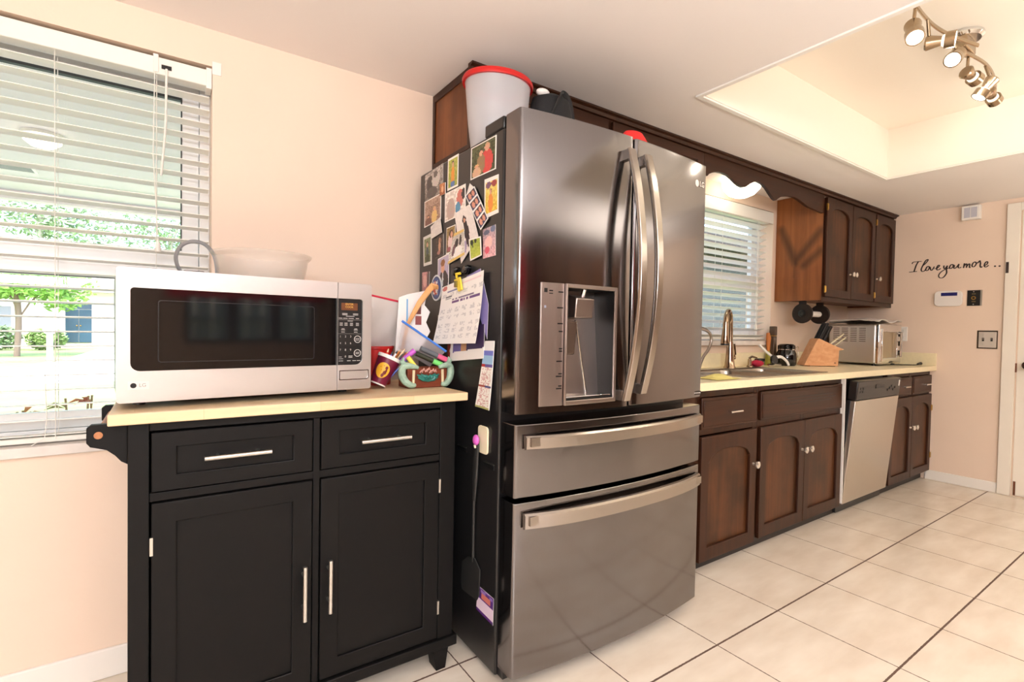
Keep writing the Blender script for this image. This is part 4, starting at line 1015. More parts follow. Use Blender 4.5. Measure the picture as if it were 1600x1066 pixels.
MB().prism([(-.540, .352), (-.585, .362), (-.622, .335), (-.618, .250), (-.604, .225), (-.500, .218), (-.492, .236), (-.500, .320)], .870, .874, 'yz').to('paddle', SWM, fs, bev=.001)
MB().sphere((.858, -.604, .772), .010, .016, .018, 12, 8).to('pink_cap', mat('pink_plastic', srgb(206, 96, 190), .4), fs)
for (y0, y1, z0, z1, lab) in ((-.505, -.442, .7215, .7275, 'small silver edged black magnet strip left of the fly swatter'), (-.687, -.624, .7015, .7085, 'small silver edged black magnet strip right of the fly swatter')):
    q = thing('magnet_strip', lab, 'magnet', (SX - .003, (y0 + y1) / 2, z0 - .014))
    MB().box(SX - .004, SX - .0003, y0, y1, z0 - .016, z0).to('strip', BLACK, q, bev=.0006)
    MB().box(SX - .0052, SX - .0006, y0, y1, z0, z0 + .003).to('metal_edge', STEELH, q)
def stick(u, v):
    if v > .56: return (206, 120, 110) if (.25 < u < .8 and .6 < v < .82) else ((150, 120, 190) if v > .84 and hsh(int(u * 12), int(v * 14)) > .5 else (92, 52, 130))
    if v < .12: return (84, 40, 120)
    return (226, 206, 226)
picture('sticker', 'purple and white rectangular sticker behind the fly swatter paddle', 'sticker', [(-.600, .272), (-.697, .270), (-.695, .181), (-.588, .187)], stick, 16, 18)
# ------------------------------------------------------------------ things on the microwave and on the cart
MT = .9316 + .3455
bw = thing('plastic_bowl', 'clear milky plastic bowl on top of the microwave', 'bowl', (.265, -.30, MT))
MB().lathe([(0, 0), (.116, 0), (.121, .006), (.132, .070), (.142, .080), (.143, .086), (.137, .085), (.129, .072), (.118, .010), (0, .005)], (.252, -.30, MT), (0, 0, 1), 48).to('bowl_body', glassy('bowl_plastic', (.99, .975, .96), .05, body=(.98, .96, .94), amount=.22, rough=.2), bw)
LG = mat('grey_rubber', srgb(138, 138, 140), .5)
hp = thing('headset', 'grey looped headband and flat pad on the microwave left of the bowl', 'headset', (.07, -.2, MT))
MB().tube(smooth_path([(.050, -.185, MT + .014), (.032, -.19, MT + .040), (.027, -.195, MT + .075), (.043, -.2, MT + .108), (.075, -.2, MT + .122), (.105, -.2, MT + .113), (.126, -.2, MT + .085), (.134, -.2, MT + .05), (.136, -.2, MT + .012)]), .0045, 8, flat=1.5).to('headband', LG, hp)
MB().box(.045, .100, -.225, -.165, MT + .0005, MT + .030).to('flat_pad', LG, hp, bev=.004)
cb = MB().box(-.055, -.005, -.20, -.15, MT + .0005, MT + .026).to('charger', WHITE, None, bev=.004); tag(cb, 'small white charger block at the back left of the microwave top', 'charger')

TOPZ = .9322
# cup of pencils
CUPC = (.622, -.355)
cu_ = thing('paper_cup', 'maroon paper cup with white rim and yellow round face, tilted beside the microwave', 'cup', (CUPC[0], CUPC[1], TOPZ))
Mc = Matrix.Translation((CUPC[0] - .016, CUPC[1], TOPZ + .0125)) @ Matrix.Rotation(math.radians(25), 4, 'Y') @ Matrix.Rotation(math.radians(0), 4, 'Z')
MAR = mat('maroon_card', srgb(116, 24, 54), .4)
MB(Mc).lathe([(0, .002), (.026, .002), (.027, 0), (.040, .098), (.038, .098), (.0255, .006), (0, .005)], (0, 0, 0), (0, 0, 1), 36).to('cup_wall', MAR, cu_)
MB(Mc).lathe([(.0385, .098), (.0415, .094), (.0425, .100), (.0415, .106), (.0385, .106)], (0, 0, 0), (0, 0, 1), 36).to('cup_rim', WHITE, cu_)
MB(Mc).lathe([(.0268, 0), (.0278, 0), (.0284, .005), (.0275, .005)], (0, 0, 0), (0, 0, 1), 36).to('cup_base_band', WHITE, cu_)
def on_cup(a, h):          # a point on the cup's wall
    r = .0268 + .0134 * h / .098 + .0006
    return (r * math.cos(a), r * math.sin(a), h)
fa0 = math.radians(-118)
b = MB(Mc); n_ = 28; c0 = b.v(on_cup(fa0, .05)); R_l = []
for q in range(1, 5):
    R_l.append([b.v(on_cup(fa0 + .70 * q / 4 * math.cos(2 * PI * i / n_), .05 + .027 * q / 4 * math.sin(2 * PI * i / n_))) for i in range(n_)])
for i in range(n_): b._f([c0, R_l[0][i], R_l[0][(i + 1) % n_]])
for A, B_ in zip(R_l, R_l[1:]):
    for i in range(n_): b._f([A[i], B_[i], B_[(i + 1) % n_], A[(i + 1) % n_]])
b.to('yellow_face', mat('face_yellow', srgb(238, 178, 50), .4), cu_, fix=True)
def patch(pts, nm, mt):
    b = MB(Mc)
    for (a, h, wa, wh) in pts:
        V = [b.v(tuple(1.012 * q if k_ < 2 else q for k_, q in enumerate(on_cup(fa0 + a + wa * math.cos(2 * PI * i / 10), h + wh * math.sin(2 * PI * i / 10))))) for i in range(10)]
        b._f(V)
    return b.to(nm, mt, cu_, smooth=0)
patch([(.30, .062, .14, .006), (.36, .052, .10, .006), (.28, .044, .18, .007), (.16, .034, .16, .007)], 'face_marking', mat('brown_print', srgb(120, 40, 28), .5))
patch([(-.28, .060, .05, .0025), (.0, .066, .06, .002), (-.1, .05, .03, .002)], 'face_features', mat('ochre_print', srgb(190, 130, 40), .5))
pens = [((.018, -.006), (.030, -.02), .150, srgb(240, 196, 150), 'pale wooden pencil, tallest in the maroon cup'), ((-.014, -.016), (-.028, -.03), .125, srgb(206, 60, 44), 'red pencil leaning left in the maroon cup'),
        ((.022, .010), (.060, .012), .155, srgb(214, 74, 50), 'red orange pencil leaning right in the maroon cup'), ((.008, .018), (.036, .03), .150, srgb(216, 130, 50), 'orange pencil standing at the back of the maroon cup'),
        ((-.006, -.022), (-.012, -.034), .122, srgb(120, 90, 190), 'purple pen at the front of the maroon cup'), ((.010, -.02), (.024, -.036), .130, srgb(36, 40, 60), 'dark blue pen in the middle of the maroon cup'),
        ((.0, .0), (.012, -.01), .135, srgb(240, 240, 244), 'white pen in the maroon cup'), ((.026, -.014), (.056, -.03), .128, srgb(60, 84, 170), 'blue pen leaning right in the maroon cup')]
for (bx, by), (tx, ty), h, c, lab in pens:
    P0, P1 = Mc @ Vector((bx * .6, by * .6, .012)), Mc @ Vector((tx, ty, h))
    t = thing('pencil' if 'pencil' in lab else 'pen', lab, 'pencil' if 'pencil' in lab else 'pen', P0, 'pencils and pens in the maroon cup')
    d = (P1 - P0).normalized(); Lp = (P1 - P0).length
    MB().cyl(P0, P0 + d * (Lp - .012), .0038, n=8).to('barrel', mat('pen_colour', c, .4), t)
    MB().cyl(P0 + d * (Lp - .012), P1, .0038, .0012, n=8).to('tip', mat('pen_tip', srgb(230, 200, 160) if 'pencil' in lab else srgb(40, 40, 46), .4), t)

# chest shaped planter held by two pale green sea creatures
CHX, CHY = .768, -.372
ch = thing('trinket_box', 'brown chest shaped box carried by pale green sea horses, full of markers', 'box', (CHX, CHY, TOPZ))
BRN = wood('chest_brown', srgb(92, 40, 24), srgb(136, 66, 42), .5, 'x', 14)
AQ = mat('pale_sea_green', srgb(156, 184, 164), .55, noise=.18, nscale=60, bump=.5, bscale=120)
TEAL = mat('teal_glaze', srgb(40, 122, 112), .35, noise=.3, nscale=80)
CORL = mat('coral_pink', srgb(216, 164, 152), .5, noise=.2, nscale=90)
CREAM = mat('cream_glaze', srgb(226, 210, 172), .5)
b = MB()
b.ring([(-.076, -.042), (.076, -.042), (.076, .042), (-.076, .042)], [(-.068, -.034), (.068, -.034), (.068, .034), (-.068, .034)], 0, .070, 'xy').box(-.074, .074, -.04, .04, 0, .008)
b.bm.transform(Matrix.Translation((CHX, CHY, TOPZ))); b.to('chest', BRN, ch, bev=.003)
for s in (-1, 1):
    pts = smooth_path([(CHX + s * .050, CHY - .048, TOPZ + .012), (CHX + s * .066, CHY - .050, TOPZ + .012), (CHX + s * .084, CHY - .040, TOPZ + .026), (CHX + s * .094, CHY - .034, TOPZ + .052), (CHX + s * .088, CHY - .036, TOPZ + .076), (CHX + s * .064, CHY - .046, TOPZ + .078), (CHX + s * .040, CHY - .048, TOPZ + .072)], 5)
    k = len(pts); rad = [.006 + .0075 * math.sin(PI * min(1, (i + 1) / k)) for i in range(k)]
    MB().tube(pts, .01, 10, radii=rad).to('sea_horse', AQ, ch)
    MB().tube([(CHX + s * .083, CHY - .03, TOPZ + .08), (CHX + s * .092, CHY - .03, TOPZ + .096), (CHX + s * .086, CHY - .03, TOPZ + .108)], .006, 8, radii=[.012, .009, .002]).to('sea_horse_tail', AQ, ch)
    MB().tube([(CHX + s * .056, CHY - .046, TOPZ + .004), (CHX + s * .056, CHY - .046, TOPZ + .03), (CHX + s * .055, CHY - .046, TOPZ + .064)], .005, 8).to('cream_strap', CREAM, ch)
b = MB()
for s in (-1, 1):
    for q in range(5):
        a = math.radians(20 + 30 * q); L_ = .040 - .004 * abs(q - 1)
        b.tube([(CHX, CHY - .045, TOPZ + .024), (CHX + s * L_ * .6 * math.cos(a - .5), CHY - .049, TOPZ + .028 + L_ * .3 * math.sin(a)), (CHX + s * (L_ + .004) * math.cos(a - .6), CHY - .045, TOPZ + .030 + L_ * .55 * math.sin(a))], .006, 8, radii=[.004, .008, .002])
b.to('teal_shell', TEAL, ch)
b = MB()
for q, (x, z) in enumerate(((-.026, .060), (-.017, .066), (-.006, .062), (.003, .068), (.010, .058), (.019, .063), (.028, .061))):
    b.tube([(CHX + x - .004, CHY - .043, TOPZ + z - .006), (CHX + x, CHY - .048, TOPZ + z + .003), (CHX + x + .004, CHY - .043, TOPZ + z - .005)], .003, 7)
b.to('coral_garland', CORL, ch)
# markers stuck in the chest
for (x, z, ang, c, cap, lab) in ((.01, .10, 24, srgb(40, 44, 30), srgb(120, 220, 120), 'dark marker with light green cap lying across the trinket box'), (.028, .118, 24, srgb(90, 96, 104), srgb(222, 96, 140), 'grey marker with pink cap lying across the trinket box'),
                                 (-.052, .085, 55, srgb(236, 220, 90), srgb(226, 210, 80), 'yellow highlighter standing at the left of the trinket box'), (-.066, .112, -40, srgb(170, 80, 190), srgb(190, 90, 200), 'purple marker leaning by the maroon cup')):
    a = math.radians(ang); d = Vector((math.cos(a), -.15, -math.sin(a))).normalized()
    c0 = Vector((CHX + x, CHY - .028 + (0 if ang > 0 else .01), TOPZ + z))
    t = thing('marker_pen', lab, 'marker', c0, 'markers in the trinket box')
    Lm = .105 if ang == 24 else .06
    MB().cyl(c0 - d * Lm / 2, c0 + d * Lm * .15, .0085, n=14).to('barrel', mat('marker_barrel', c, .35), t)
    MB().cyl(c0 + d * Lm * .15, c0 + d * Lm / 2, .0095, n=14).to('cap', mat('marker_cap', cap, .35), t)

# zip bags, envelope, wooden back scratcher and red tub behind
BAGM = glassy('zip_bag_film', (.97, .97, .98), .05, body=(.92, .86, .90), amount=.25, rough=.3)
def zipbag(name, label, p00, p10, p01, p11, zipc, puff=.03, seed=1, mtl=None):
    """P00,P10 the zip edge, P01,P11 the bottom edge."""
    t = thing(name, label, 'bag', (Vector(p01) + Vector(p11)) / 2)
    p00, p10, p01, p11 = map(Vector, (p00, p10, p01, p11)); nrm = (p10 - p00).cross(p01 - p00).normalized()
    for sgn in (0,):
        b = MB()
        def F(s_):
            return lambda u, v: (p00 * (1 - u) + p10 * u) * (1 - v) + (p01 * (1 - u) + p11 * u) * v + nrm * s_ * (puff * math.sin(PI * u) ** .6 * math.sin(PI * min(1, v * 1.02)) ** .6 * (.75 + .35 * math.sin(9 * u + 7 * v + seed)) + .0012)
        b.grid(F(1), 18, 14).grid(F(-1), 18, 14); b.to('bag_film', mtl or BAGM, t, smooth=60)
    MB().tube([p00 - (p10 - p00) * .01, p00 * .5 + p10 * .5, p10 + (p10 - p00) * .01], .0042, 8).to('zip_strip', mat('zip_plastic', zipc, .35), t)
    return t
zipbag('zip_bag', 'clear zip bag with blue zip strip lying over the trinket box markers', (.690, -.365, 1.166), (.842, -.405, 1.060), (.690, -.33, 1.070), (.800, -.36, 1.002), srgb(56, 120, 216), .016)
zipbag('zip_bag', 'clear zip bag with red zip strip standing behind the maroon cup', (.560, -.245, 1.268), (.735, -.235, 1.240), (.570, -.225, 1.075), (.720, -.215, 1.060), srgb(206, 40, 70), .018, 3, glassy('white_zip_film', (.97, .97, .98), .08, body=(.98, .97, .97), amount=.7, rough=.2))
rt = thing('plastic_tub', 'red plastic tub behind the maroon cup under the zip bag', 'tub', (.645, -.215, TOPZ))
MB().lathe([(0, 0), (.058, 0), (.062, .06), (.066, .130), (.069, .132), (.069, .142), (.064, .142), (.060, .10), (0, .09)], (.645, -.215, TOPZ), (0, 0, 1), 36).to('tub_body', RED, rt)
en = MB().prism([(.700, 1.05), (.712, 1.255), (.745, 1.268), (.815, 1.285), (.822, 1.262), (.815, 1.23), (.838, 1.205), (.822, 1.165), (.84, 1.13), (.80, 1.06)], -.276, -.272)
en = en.to('photo_envelope', mat('white_card', srgb(238, 236, 236), .5), None, smooth=0)
tag(en, 'white scalloped paper with small photographs standing against the fridge behind the zip bag', 'paper')
MB().box(.776, .800, -.2775, -.2758, 1.195, 1.228).to('print', mat('print_brown', srgb(110, 60, 60), .5), en)
MB().box(.778, .802, -.2775, -.2758, 1.155, 1.188).to('print', mat('print_red', srgb(140, 70, 70), .5), en)
MB().box(.742, .747, -.2775, -.2758, 1.15, 1.25).to('print', mat('print_blue', srgb(110, 170, 220), .5), en)
bs = thing('back_scratcher', 'wooden back scratcher with hand shaped end leaning against the fridge', 'back scratcher', (.735, -.30, 1.1))
WBS = wood('beech', srgb(206, 148, 92), srgb(226, 174, 120), .5, 'z')
MB().tube([(.715, -.305, 1.06), (.735, -.305, 1.155), (.780, -.305, 1.235), (.822, -.305, 1.290)], .007, 8, flat=.5, up=(1, 0, -.6), radii=[.006, .007, .011, .012]).to('handle', WBS, bs)
MB().tube([(.815, -.305, 1.282), (.832, -.308, 1.302), (.846, -.325, 1.297)], .01, 8, flat=.5, up=(1, 0, -.6), radii=[.012, .014, .010]).to('hand_end', WBS, bs)

# ------------------------------------------------------------------ on the kitchen counter
CZ = .9145
fc = thing('kitchen_faucet', 'brushed nickel pull down faucet on the sink', 'faucet', (3.05, -.135, .9182))
FN = mat('faucet_nickel', srgb(172, 152, 130), .16, 1)
MB().lathe([(0, 0), (.038, 0), (.036, .008), (.032, .014), (.027, .06), (.022, .13), (.0185, .17), (0, .17)], (3.05, -.135, .9182), (0, 0, 1), 28).to('faucet_body', FN, fc)
MB().tube(smooth_path([(3.05, -.135, 1.06), (3.05, -.135, 1.18), (3.038, -.140, 1.245), (2.995, -.159, 1.283), (2.935, -.186, 1.281), (2.888, -.207, 1.250), (2.868, -.216, 1.21)]), .0155, 14).to('spout', FN, fc)
MB().lathe([(0, 0), (.0165, 0), (.018, .03), (.021, .08), (.026, .128), (.024, .135), (0, .135)], (2.868, -.216, 1.215), (-.06, -.027, -1), 24).to('spray_head', FN, fc)
MB().lathe([(0, 0), (.0255, 0), (.0255, .010), (0, .010)], (2.8599, -.2196, 1.0805), (-.06, -.027, -1), 20).to('spray_face', BLACK, fc)
b = MB().cyl((3.05, -.135, .985), (3.10, -.135, .985), .016, .014)
b.to('handle_hub', FN, fc)
MB().tube(smooth_path([(3.098, -.135, .985), (3.112, -.135, 1.005), (3.106, -.135, 1.04), (3.098, -.135, 1.075)]), .006, 8, radii=None).to('lever', FN, fc)
sd_ = thing('soap_dispenser', 'small brushed nickel soap pump right of the faucet', 'soap dispenser', (3.285, -.135, .9182))
MB().lathe([(0, 0), (.021, 0), (.019, .006), (.013, .012), (.012, .05), (.008, .055), (.008, .066), (0, .066)], (3.285, -.135, .9182), (0, 0, 1), 22).to('pump_body', FN, sd_)
MB().tube([(3.285, -.135, .978), (3.287, -.15, .990), (3.292, -.185, .982)], .006, 8, radii=[.009, .007, .004]).to('pump_spout', FN, sd_)
ro = thing('dish_rack', 'grey metal loop handle standing by the sink at the fridge edge', 'rack', (2.42, -.30, CZ))
GM = mat('grey_metal', srgb(150, 142, 136), .35, .8)
MB().tube(smooth_path([(2.36, -.30, CZ + .006), (2.37, -.30, 1.10), (2.44, -.30, 1.165), (2.53, -.30, 1.165), (2.585, -.30, 1.14), (2.600, -.30, 1.10), (2.575, -.30, 1.05), (2.53, -.30, 1.01), (2.50, -.30, .96), (2.49, -.30, CZ + .006)]), .0085, 10, flat=1.7).to('loop_handle', GM, ro)
MB().box(2.22, 2.50, -.44, -.22, CZ, CZ + .010).to('rack_tray', GM, ro, bev=.003)
cl = MB()
def clothf(u, v):
    x = 2.20 + .20 * u; y = -.61 + .12 * v
    return (x, y, CZ + .0025 + .020 * max(0, math.sin(PI * u)) * math.sin(PI * v) * (.6 + .5 * math.sin(11 * u + 5 * v)) )
cl.grid(clothf, 16, 12); cl = cl.to('dish_cloth', mat('yellow_cloth', srgb(226, 214, 130), .9, bump=.4, bscale=200), None, smooth=60)
sm = cl.modifiers.new('Solid', 'SOLIDIFY'); sm.thickness = .002; sm.offset = 1
tag(cl, 'crumpled pale yellow dish cloth on the counter edge beside the fridge', 'cloth')
sp_ = thing('dish_sponge', 'red dish sponge with black holder on the counter right of the soap pump', 'sponge', (3.405, -.12, CZ))
MB().sphere((3.405, -.12, CZ + .024), .058, .036, .024, 18, 10).to('sponge_pad', mat('crimson_sponge', srgb(176, 24, 58), .8, bump=.5, bscale=250), sp_)
MB().box(3.40, 3.475, -.14, -.10, CZ + .036, CZ + .058).to('sponge_holder', BLACK, sp_, bev=.006)
co_ = thing('can_opener', 'can opener with white handles and chrome jaw beside the red sponge', 'can opener', (3.52, -.14, CZ))
MB().tube(smooth_path([(3.55, -.16, CZ + .062), (3.51, -.13, CZ + .10), (3.455, -.10, CZ + .155)]), .012, 10, flat=.7, radii=None).to('handle', WHITE, co_)
MB().tube(smooth_path([(3.55, -.16, CZ + .062), (3.585, -.19, CZ + .07), (3.625, -.21, CZ + .04), (3.635, -.22, CZ + .010)]), .012, 10, flat=.7).to('handle', WHITE, co_)
MB().lathe([(0, 0), (.030, 0), (.032, .006), (.030, .016), (0, .016)], (3.53, -.165, CZ + .050), (-.2, -1, .2), 24).to('turning_knob', BLACK, co_)
MB().tube([(3.47, -.165, CZ + .012), (3.55, -.17, CZ + .018), (3.61, -.175, CZ + .014)], .010, 8, flat=.6).to('jaw', CHROME, co_)
cn = thing('canister', 'black ceramic canister with clamp lid beside the knife block', 'canister', (3.775, -.13, CZ))
MB().lathe([(0, 0), (.058, 0), (.066, .01), (.069, .05), (.066, .09), (.056, .112), (.055, .118), (0, .118)], (3.775, -.13, CZ), (0, 0, 1), 36).to('canister_body', BLACKG, cn)
MB().lathe([(0, .121), (.057, .121), (.059, .127), (.058, .148), (.045, .158), (0, .161)], (3.775, -.13, CZ), (0, 0, 1), 36).to('lid', BLACKG, cn)
MB().lathe([(.0565, .117), (.0595, .117), (.0595, .1215), (.0565, .1215)], (3.775, -.13, CZ), (0, 0, 1), 36).to('seal_ring', CHROME, cn)
MB().tube(smooth_path([(3.79, -.192, CZ + .135), (3.815, -.193, CZ + .14), (3.828, -.185, CZ + .11), (3.822, -.192, CZ + .08), (3.826, -.186, CZ + .062)]), .0028, 8).to('wire_clamp', CHROME, cn)
bt = thing('pepper_grinder', 'dark brown square capped grinder behind the black canister', 'grinder', (3.742, -.047, CZ))
DKW = mat('dark_walnut', srgb(84, 62, 42), .4)
MB().box(3.720, 3.764, -.064, -.027, CZ, CZ + .215).to('grinder_body', DKW, bt, bev=.004)
MB().box(3.722, 3.762, -.066, -.025, CZ + .220, CZ + .288).to('grinder_cap', DKW, bt, bev=.004)
MB().box(3.724, 3.760, -.063, -.028, CZ + .215, CZ + .220).to('metal_collar', BRASS, bt)
br_ = thing('wooden_brush', 'orange brown wooden handled brush standing left of the dark grinder', 'brush', (3.672, -.05, CZ))
MB().tube([(3.672, -.05, CZ + .10), (3.672, -.05, CZ + .20), (3.672, -.045, CZ + .238)], .015, 12, radii=[.010, .018, .012]).to('handle', wood('orange_wood', srgb(176, 100, 46), srgb(206, 130, 66), .4, 'z'), br_)
MB().lathe([(0, 0), (.02, 0), (.016, .09), (.010, .105), (0, .105)], (3.672, -.05, CZ), (0, 0, 1), 16).to('bristles', mat('olive_bristles', srgb(150, 146, 60), .8), br_)

# knife block with its knives
ka = math.atan2(-.15, .20)
KM = Matrix.Translation((3.862, -.215, CZ)) @ Matrix.Rotation(ka, 4, 'Z')
kb = thing('knife_block', 'light wood knife block on the counter in front of the toaster oven', 'knife block', KM @ Vector((.12, .05, 0)))
MAPLE = wood('maple_block', srgb(206, 148, 104), srgb(226, 176, 134), .4, 'x', 10)
MB(KM).prism([(.0, .004), (.245, .004), (.250, .118), (.285, .126), (.225, .150), (.105, .205), (.09, .195)], 0, .105, 'xz').to('block', MAPLE, kb, bev=.003)
b = MB(KM)
for x in (.02, .20): b.box(x, x + .03, .01, .095, 0, .005)
b.to('block_feet', DKRUB, kb)
MB(KM).box(.215, .228, -.001, .001, .024, .030).to('brand_mark', mat('burnt_mark', srgb(80, 46, 30), .6), kb)
KS = mat('knife_silver', srgb(220, 212, 186), .35, .5)
kd = Vector((.42, 0, .90)).normalized(); kd2 = Vector((.78, 0, .62)).normalized()
n_ = 0
for j in range(3):
    for i in range(2):
        base = Vector((.118 + .028 * i * 1.1, .022 + .030 * j, .196 - .014 * i))
        t = thing('kitchen_knife', 'black handled kitchen knife, %s row, %s slot of the knife block' % (('rear', 'front')[i], ('nearest', 'middle', 'farthest')[j]), 'knife', KM @ base, 'black handled knives in the wooden block')
        b = MB(KM); side = Vector((0, 1, 0)); up_ = kd.cross(side)
        b.tube([base + kd * .001, base + kd * .05, base + kd * (.135 - .010 * i)], .0105, 8, flat=.55, up=tuple((KM.to_3x3() @ up_) if False else up_)); b.to('handle', BLACK, t, bev=.001)
        n_ += 1
for j, (bx, lab) in enumerate(((.195, 'pair of silver kitchen shears handle, upper one at the front of the knife block'), (.235, 'silver handled sharpening steel, lowest at the front of the knife block'))):
    base = Vector((bx, .03 + .03 * j, .163 - .020 * j))
    t = thing('kitchen_knife', lab, 'knife', KM @ base)
    MB(KM).tube([base, base + kd2 * .05, base + kd2 * (.125 - .01 * j)], .011, 8, flat=.6, up=(0, 1, 0), radii=[.010, .014, .010]).to('handle', KS, t)

# toaster oven
TX, TX2, TYf, TYb, TZ0, TZ1 = 4.50, 4.925, -.465, -.10, .930, 1.232
to = thing('toaster_oven', 'stainless steel toaster oven in the counter corner', 'toaster oven', (4.71, -.28, CZ))
MB().box(TX, TX2, TYf + .03, TYb, TZ0, TZ1).to('oven_case', STEEL, to, bev=.012, bseg=3)
b = MB()
for j in range(4):
    for i in range(8):
        y = TYf + .10 + .062 * j; z = TZ1 - .028 - .0145 * i
        b.box(TX - .0008, TX + .004, y, y + .045, z - .004, z + .0015)
b.to('vent_slot', mat('vent_dark', srgb(70, 58, 50), .6), to)
MB().box(TX - .002, TX2 + .002, TYf + .006, TYf + .034, TZ0 - .004, TZ1 + .004).to('front_frame', CHROME, to, bev=.008, bseg=3)
td = MB().ring(rect(TX + .02, TX2 - .10, TZ0 + .02, TZ1 - .03), rect(TX + .035, TX2 - .115, TZ0 + .045, TZ1 - .055), TYf - .006, TYf + .006).to('door', CHROME, to, bev=.002)
MB().box(TX + .034, TX2 - .114, TYf - .001, TYf + .003, TZ0 + .044, TZ1 - .054).to('door_glass', mat('beige_reflection_glass', srgb(150, 132, 104), .06, spec=.8), td)  # beige reflection put into the glass colour
MB().cyl((TX2 - .118, TYf - .032, TZ0 + .05), (TX2 - .118, TYf - .032, TZ1 - .055), .008, n=12).to('door_handle', CHROME, td)
for z in (TZ0 + .06, TZ1 - .065): MB().cyl((TX2 - .118, TYf - .004, z), (TX2 - .118, TYf - .032, z), .005, n=10).to('handle_post', CHROME, td)
for z in (TZ1 - .07, TZ1 - .145, TZ1 - .22): MB().lathe([(0, 0), (.020, 0), (.018, .018), (0, .02)], (TX2 - .048, TYf + .006, z), (0, -1, 0), 22).to('control_knob', mat('grey_knob', srgb(110, 102, 96), .3, .7), to)
for x in (TX + .03, TX2 - .03):
    for y in (TYf + .05, TYb - .03): MB().cyl((x, y, CZ), (x, y, TZ0 + .003), .014, n=12).to('oven_foot', BLACK, to)
tw = MB()
def foil(u, v):
    x = TX - .012 + (TX2 - TX + .024) * u; y = TYf + .01 + (TYb - TYf) * v
    e = max(abs(2 * u - 1), abs(2 * v - 1))
    return (x, y, TZ1 + .019 + .006 * hsh(int(u * 18), int(v * 18)) + .034 * math.exp(-((u - .45) / .26) ** 2 - ((v - .45) / .35) ** 2) + .012 * math.sin(9 * u + 3 * v) )
tw.grid(foil, 24, 22); tw = tw.to('folded_towel', mat('white_towel', srgb(214, 206, 200), .6, bump=.5, bscale=80), None, smooth=50)
s_ = tw.modifiers.new('Solid', 'SOLIDIFY'); s_.thickness = .006; s_.offset = 1
tag(tw, 'crumpled white and grey towel lying on the toaster oven', 'towel')
pc = thing('power_cord', 'black power cord and plug lying on the counter right of the toaster oven', 'cord', (5.0, -.50, CZ))
MB().tube(smooth_path([(4.78, -.44, CZ + .004), (4.86, -.50, CZ + .004), (4.93, -.545, CZ + .004), (4.985, -.555, CZ + .005)]), .0035, 8).to('cord', BLACK, pc)
MB().cyl((4.985, -.555, CZ + .011), (5.035, -.56, CZ + .014), .007, .012, 14).to('plug', BLACK, pc)

# paper towel holder under the wall cabinet
ph = thing('paper_towel_holder', 'dark brown paper towel holder with bare white roll core under the wall cabinet', 'paper towel holder', (3.985, -.20, 1.24))
DB = mat('dark_brown_plastic', srgb(36, 25, 20), .55, spec=.25)
for x in (3.850, 4.110):
    q = MB().lathe([(0, 0), (.068, 0), (.073, .006), (.071, .018), (.055, .022), (0, .022)], (x - .011, -.20, 1.300), (1, 0, 0), 32).to('end_disc', DB, ph)
    MB().box(x - .008, x + .008, -.225, -.175, 1.33, 1.391).to('bracket', DB, ph, bev=.003)
MB().cyl((3.862, -.20, 1.300), (4.098, -.20, 1.300), .021, n=24).to('roll_core', mat('white_card_core', srgb(232, 226, 220), .7), ph)
MB().lathe([(0, 0), (.026, 0), (.022, .008), (.012, .01), (0, .004)], (3.839, -.20, 1.300), (-1, 0, 0), 24).to('end_cap', BLACK, ph)

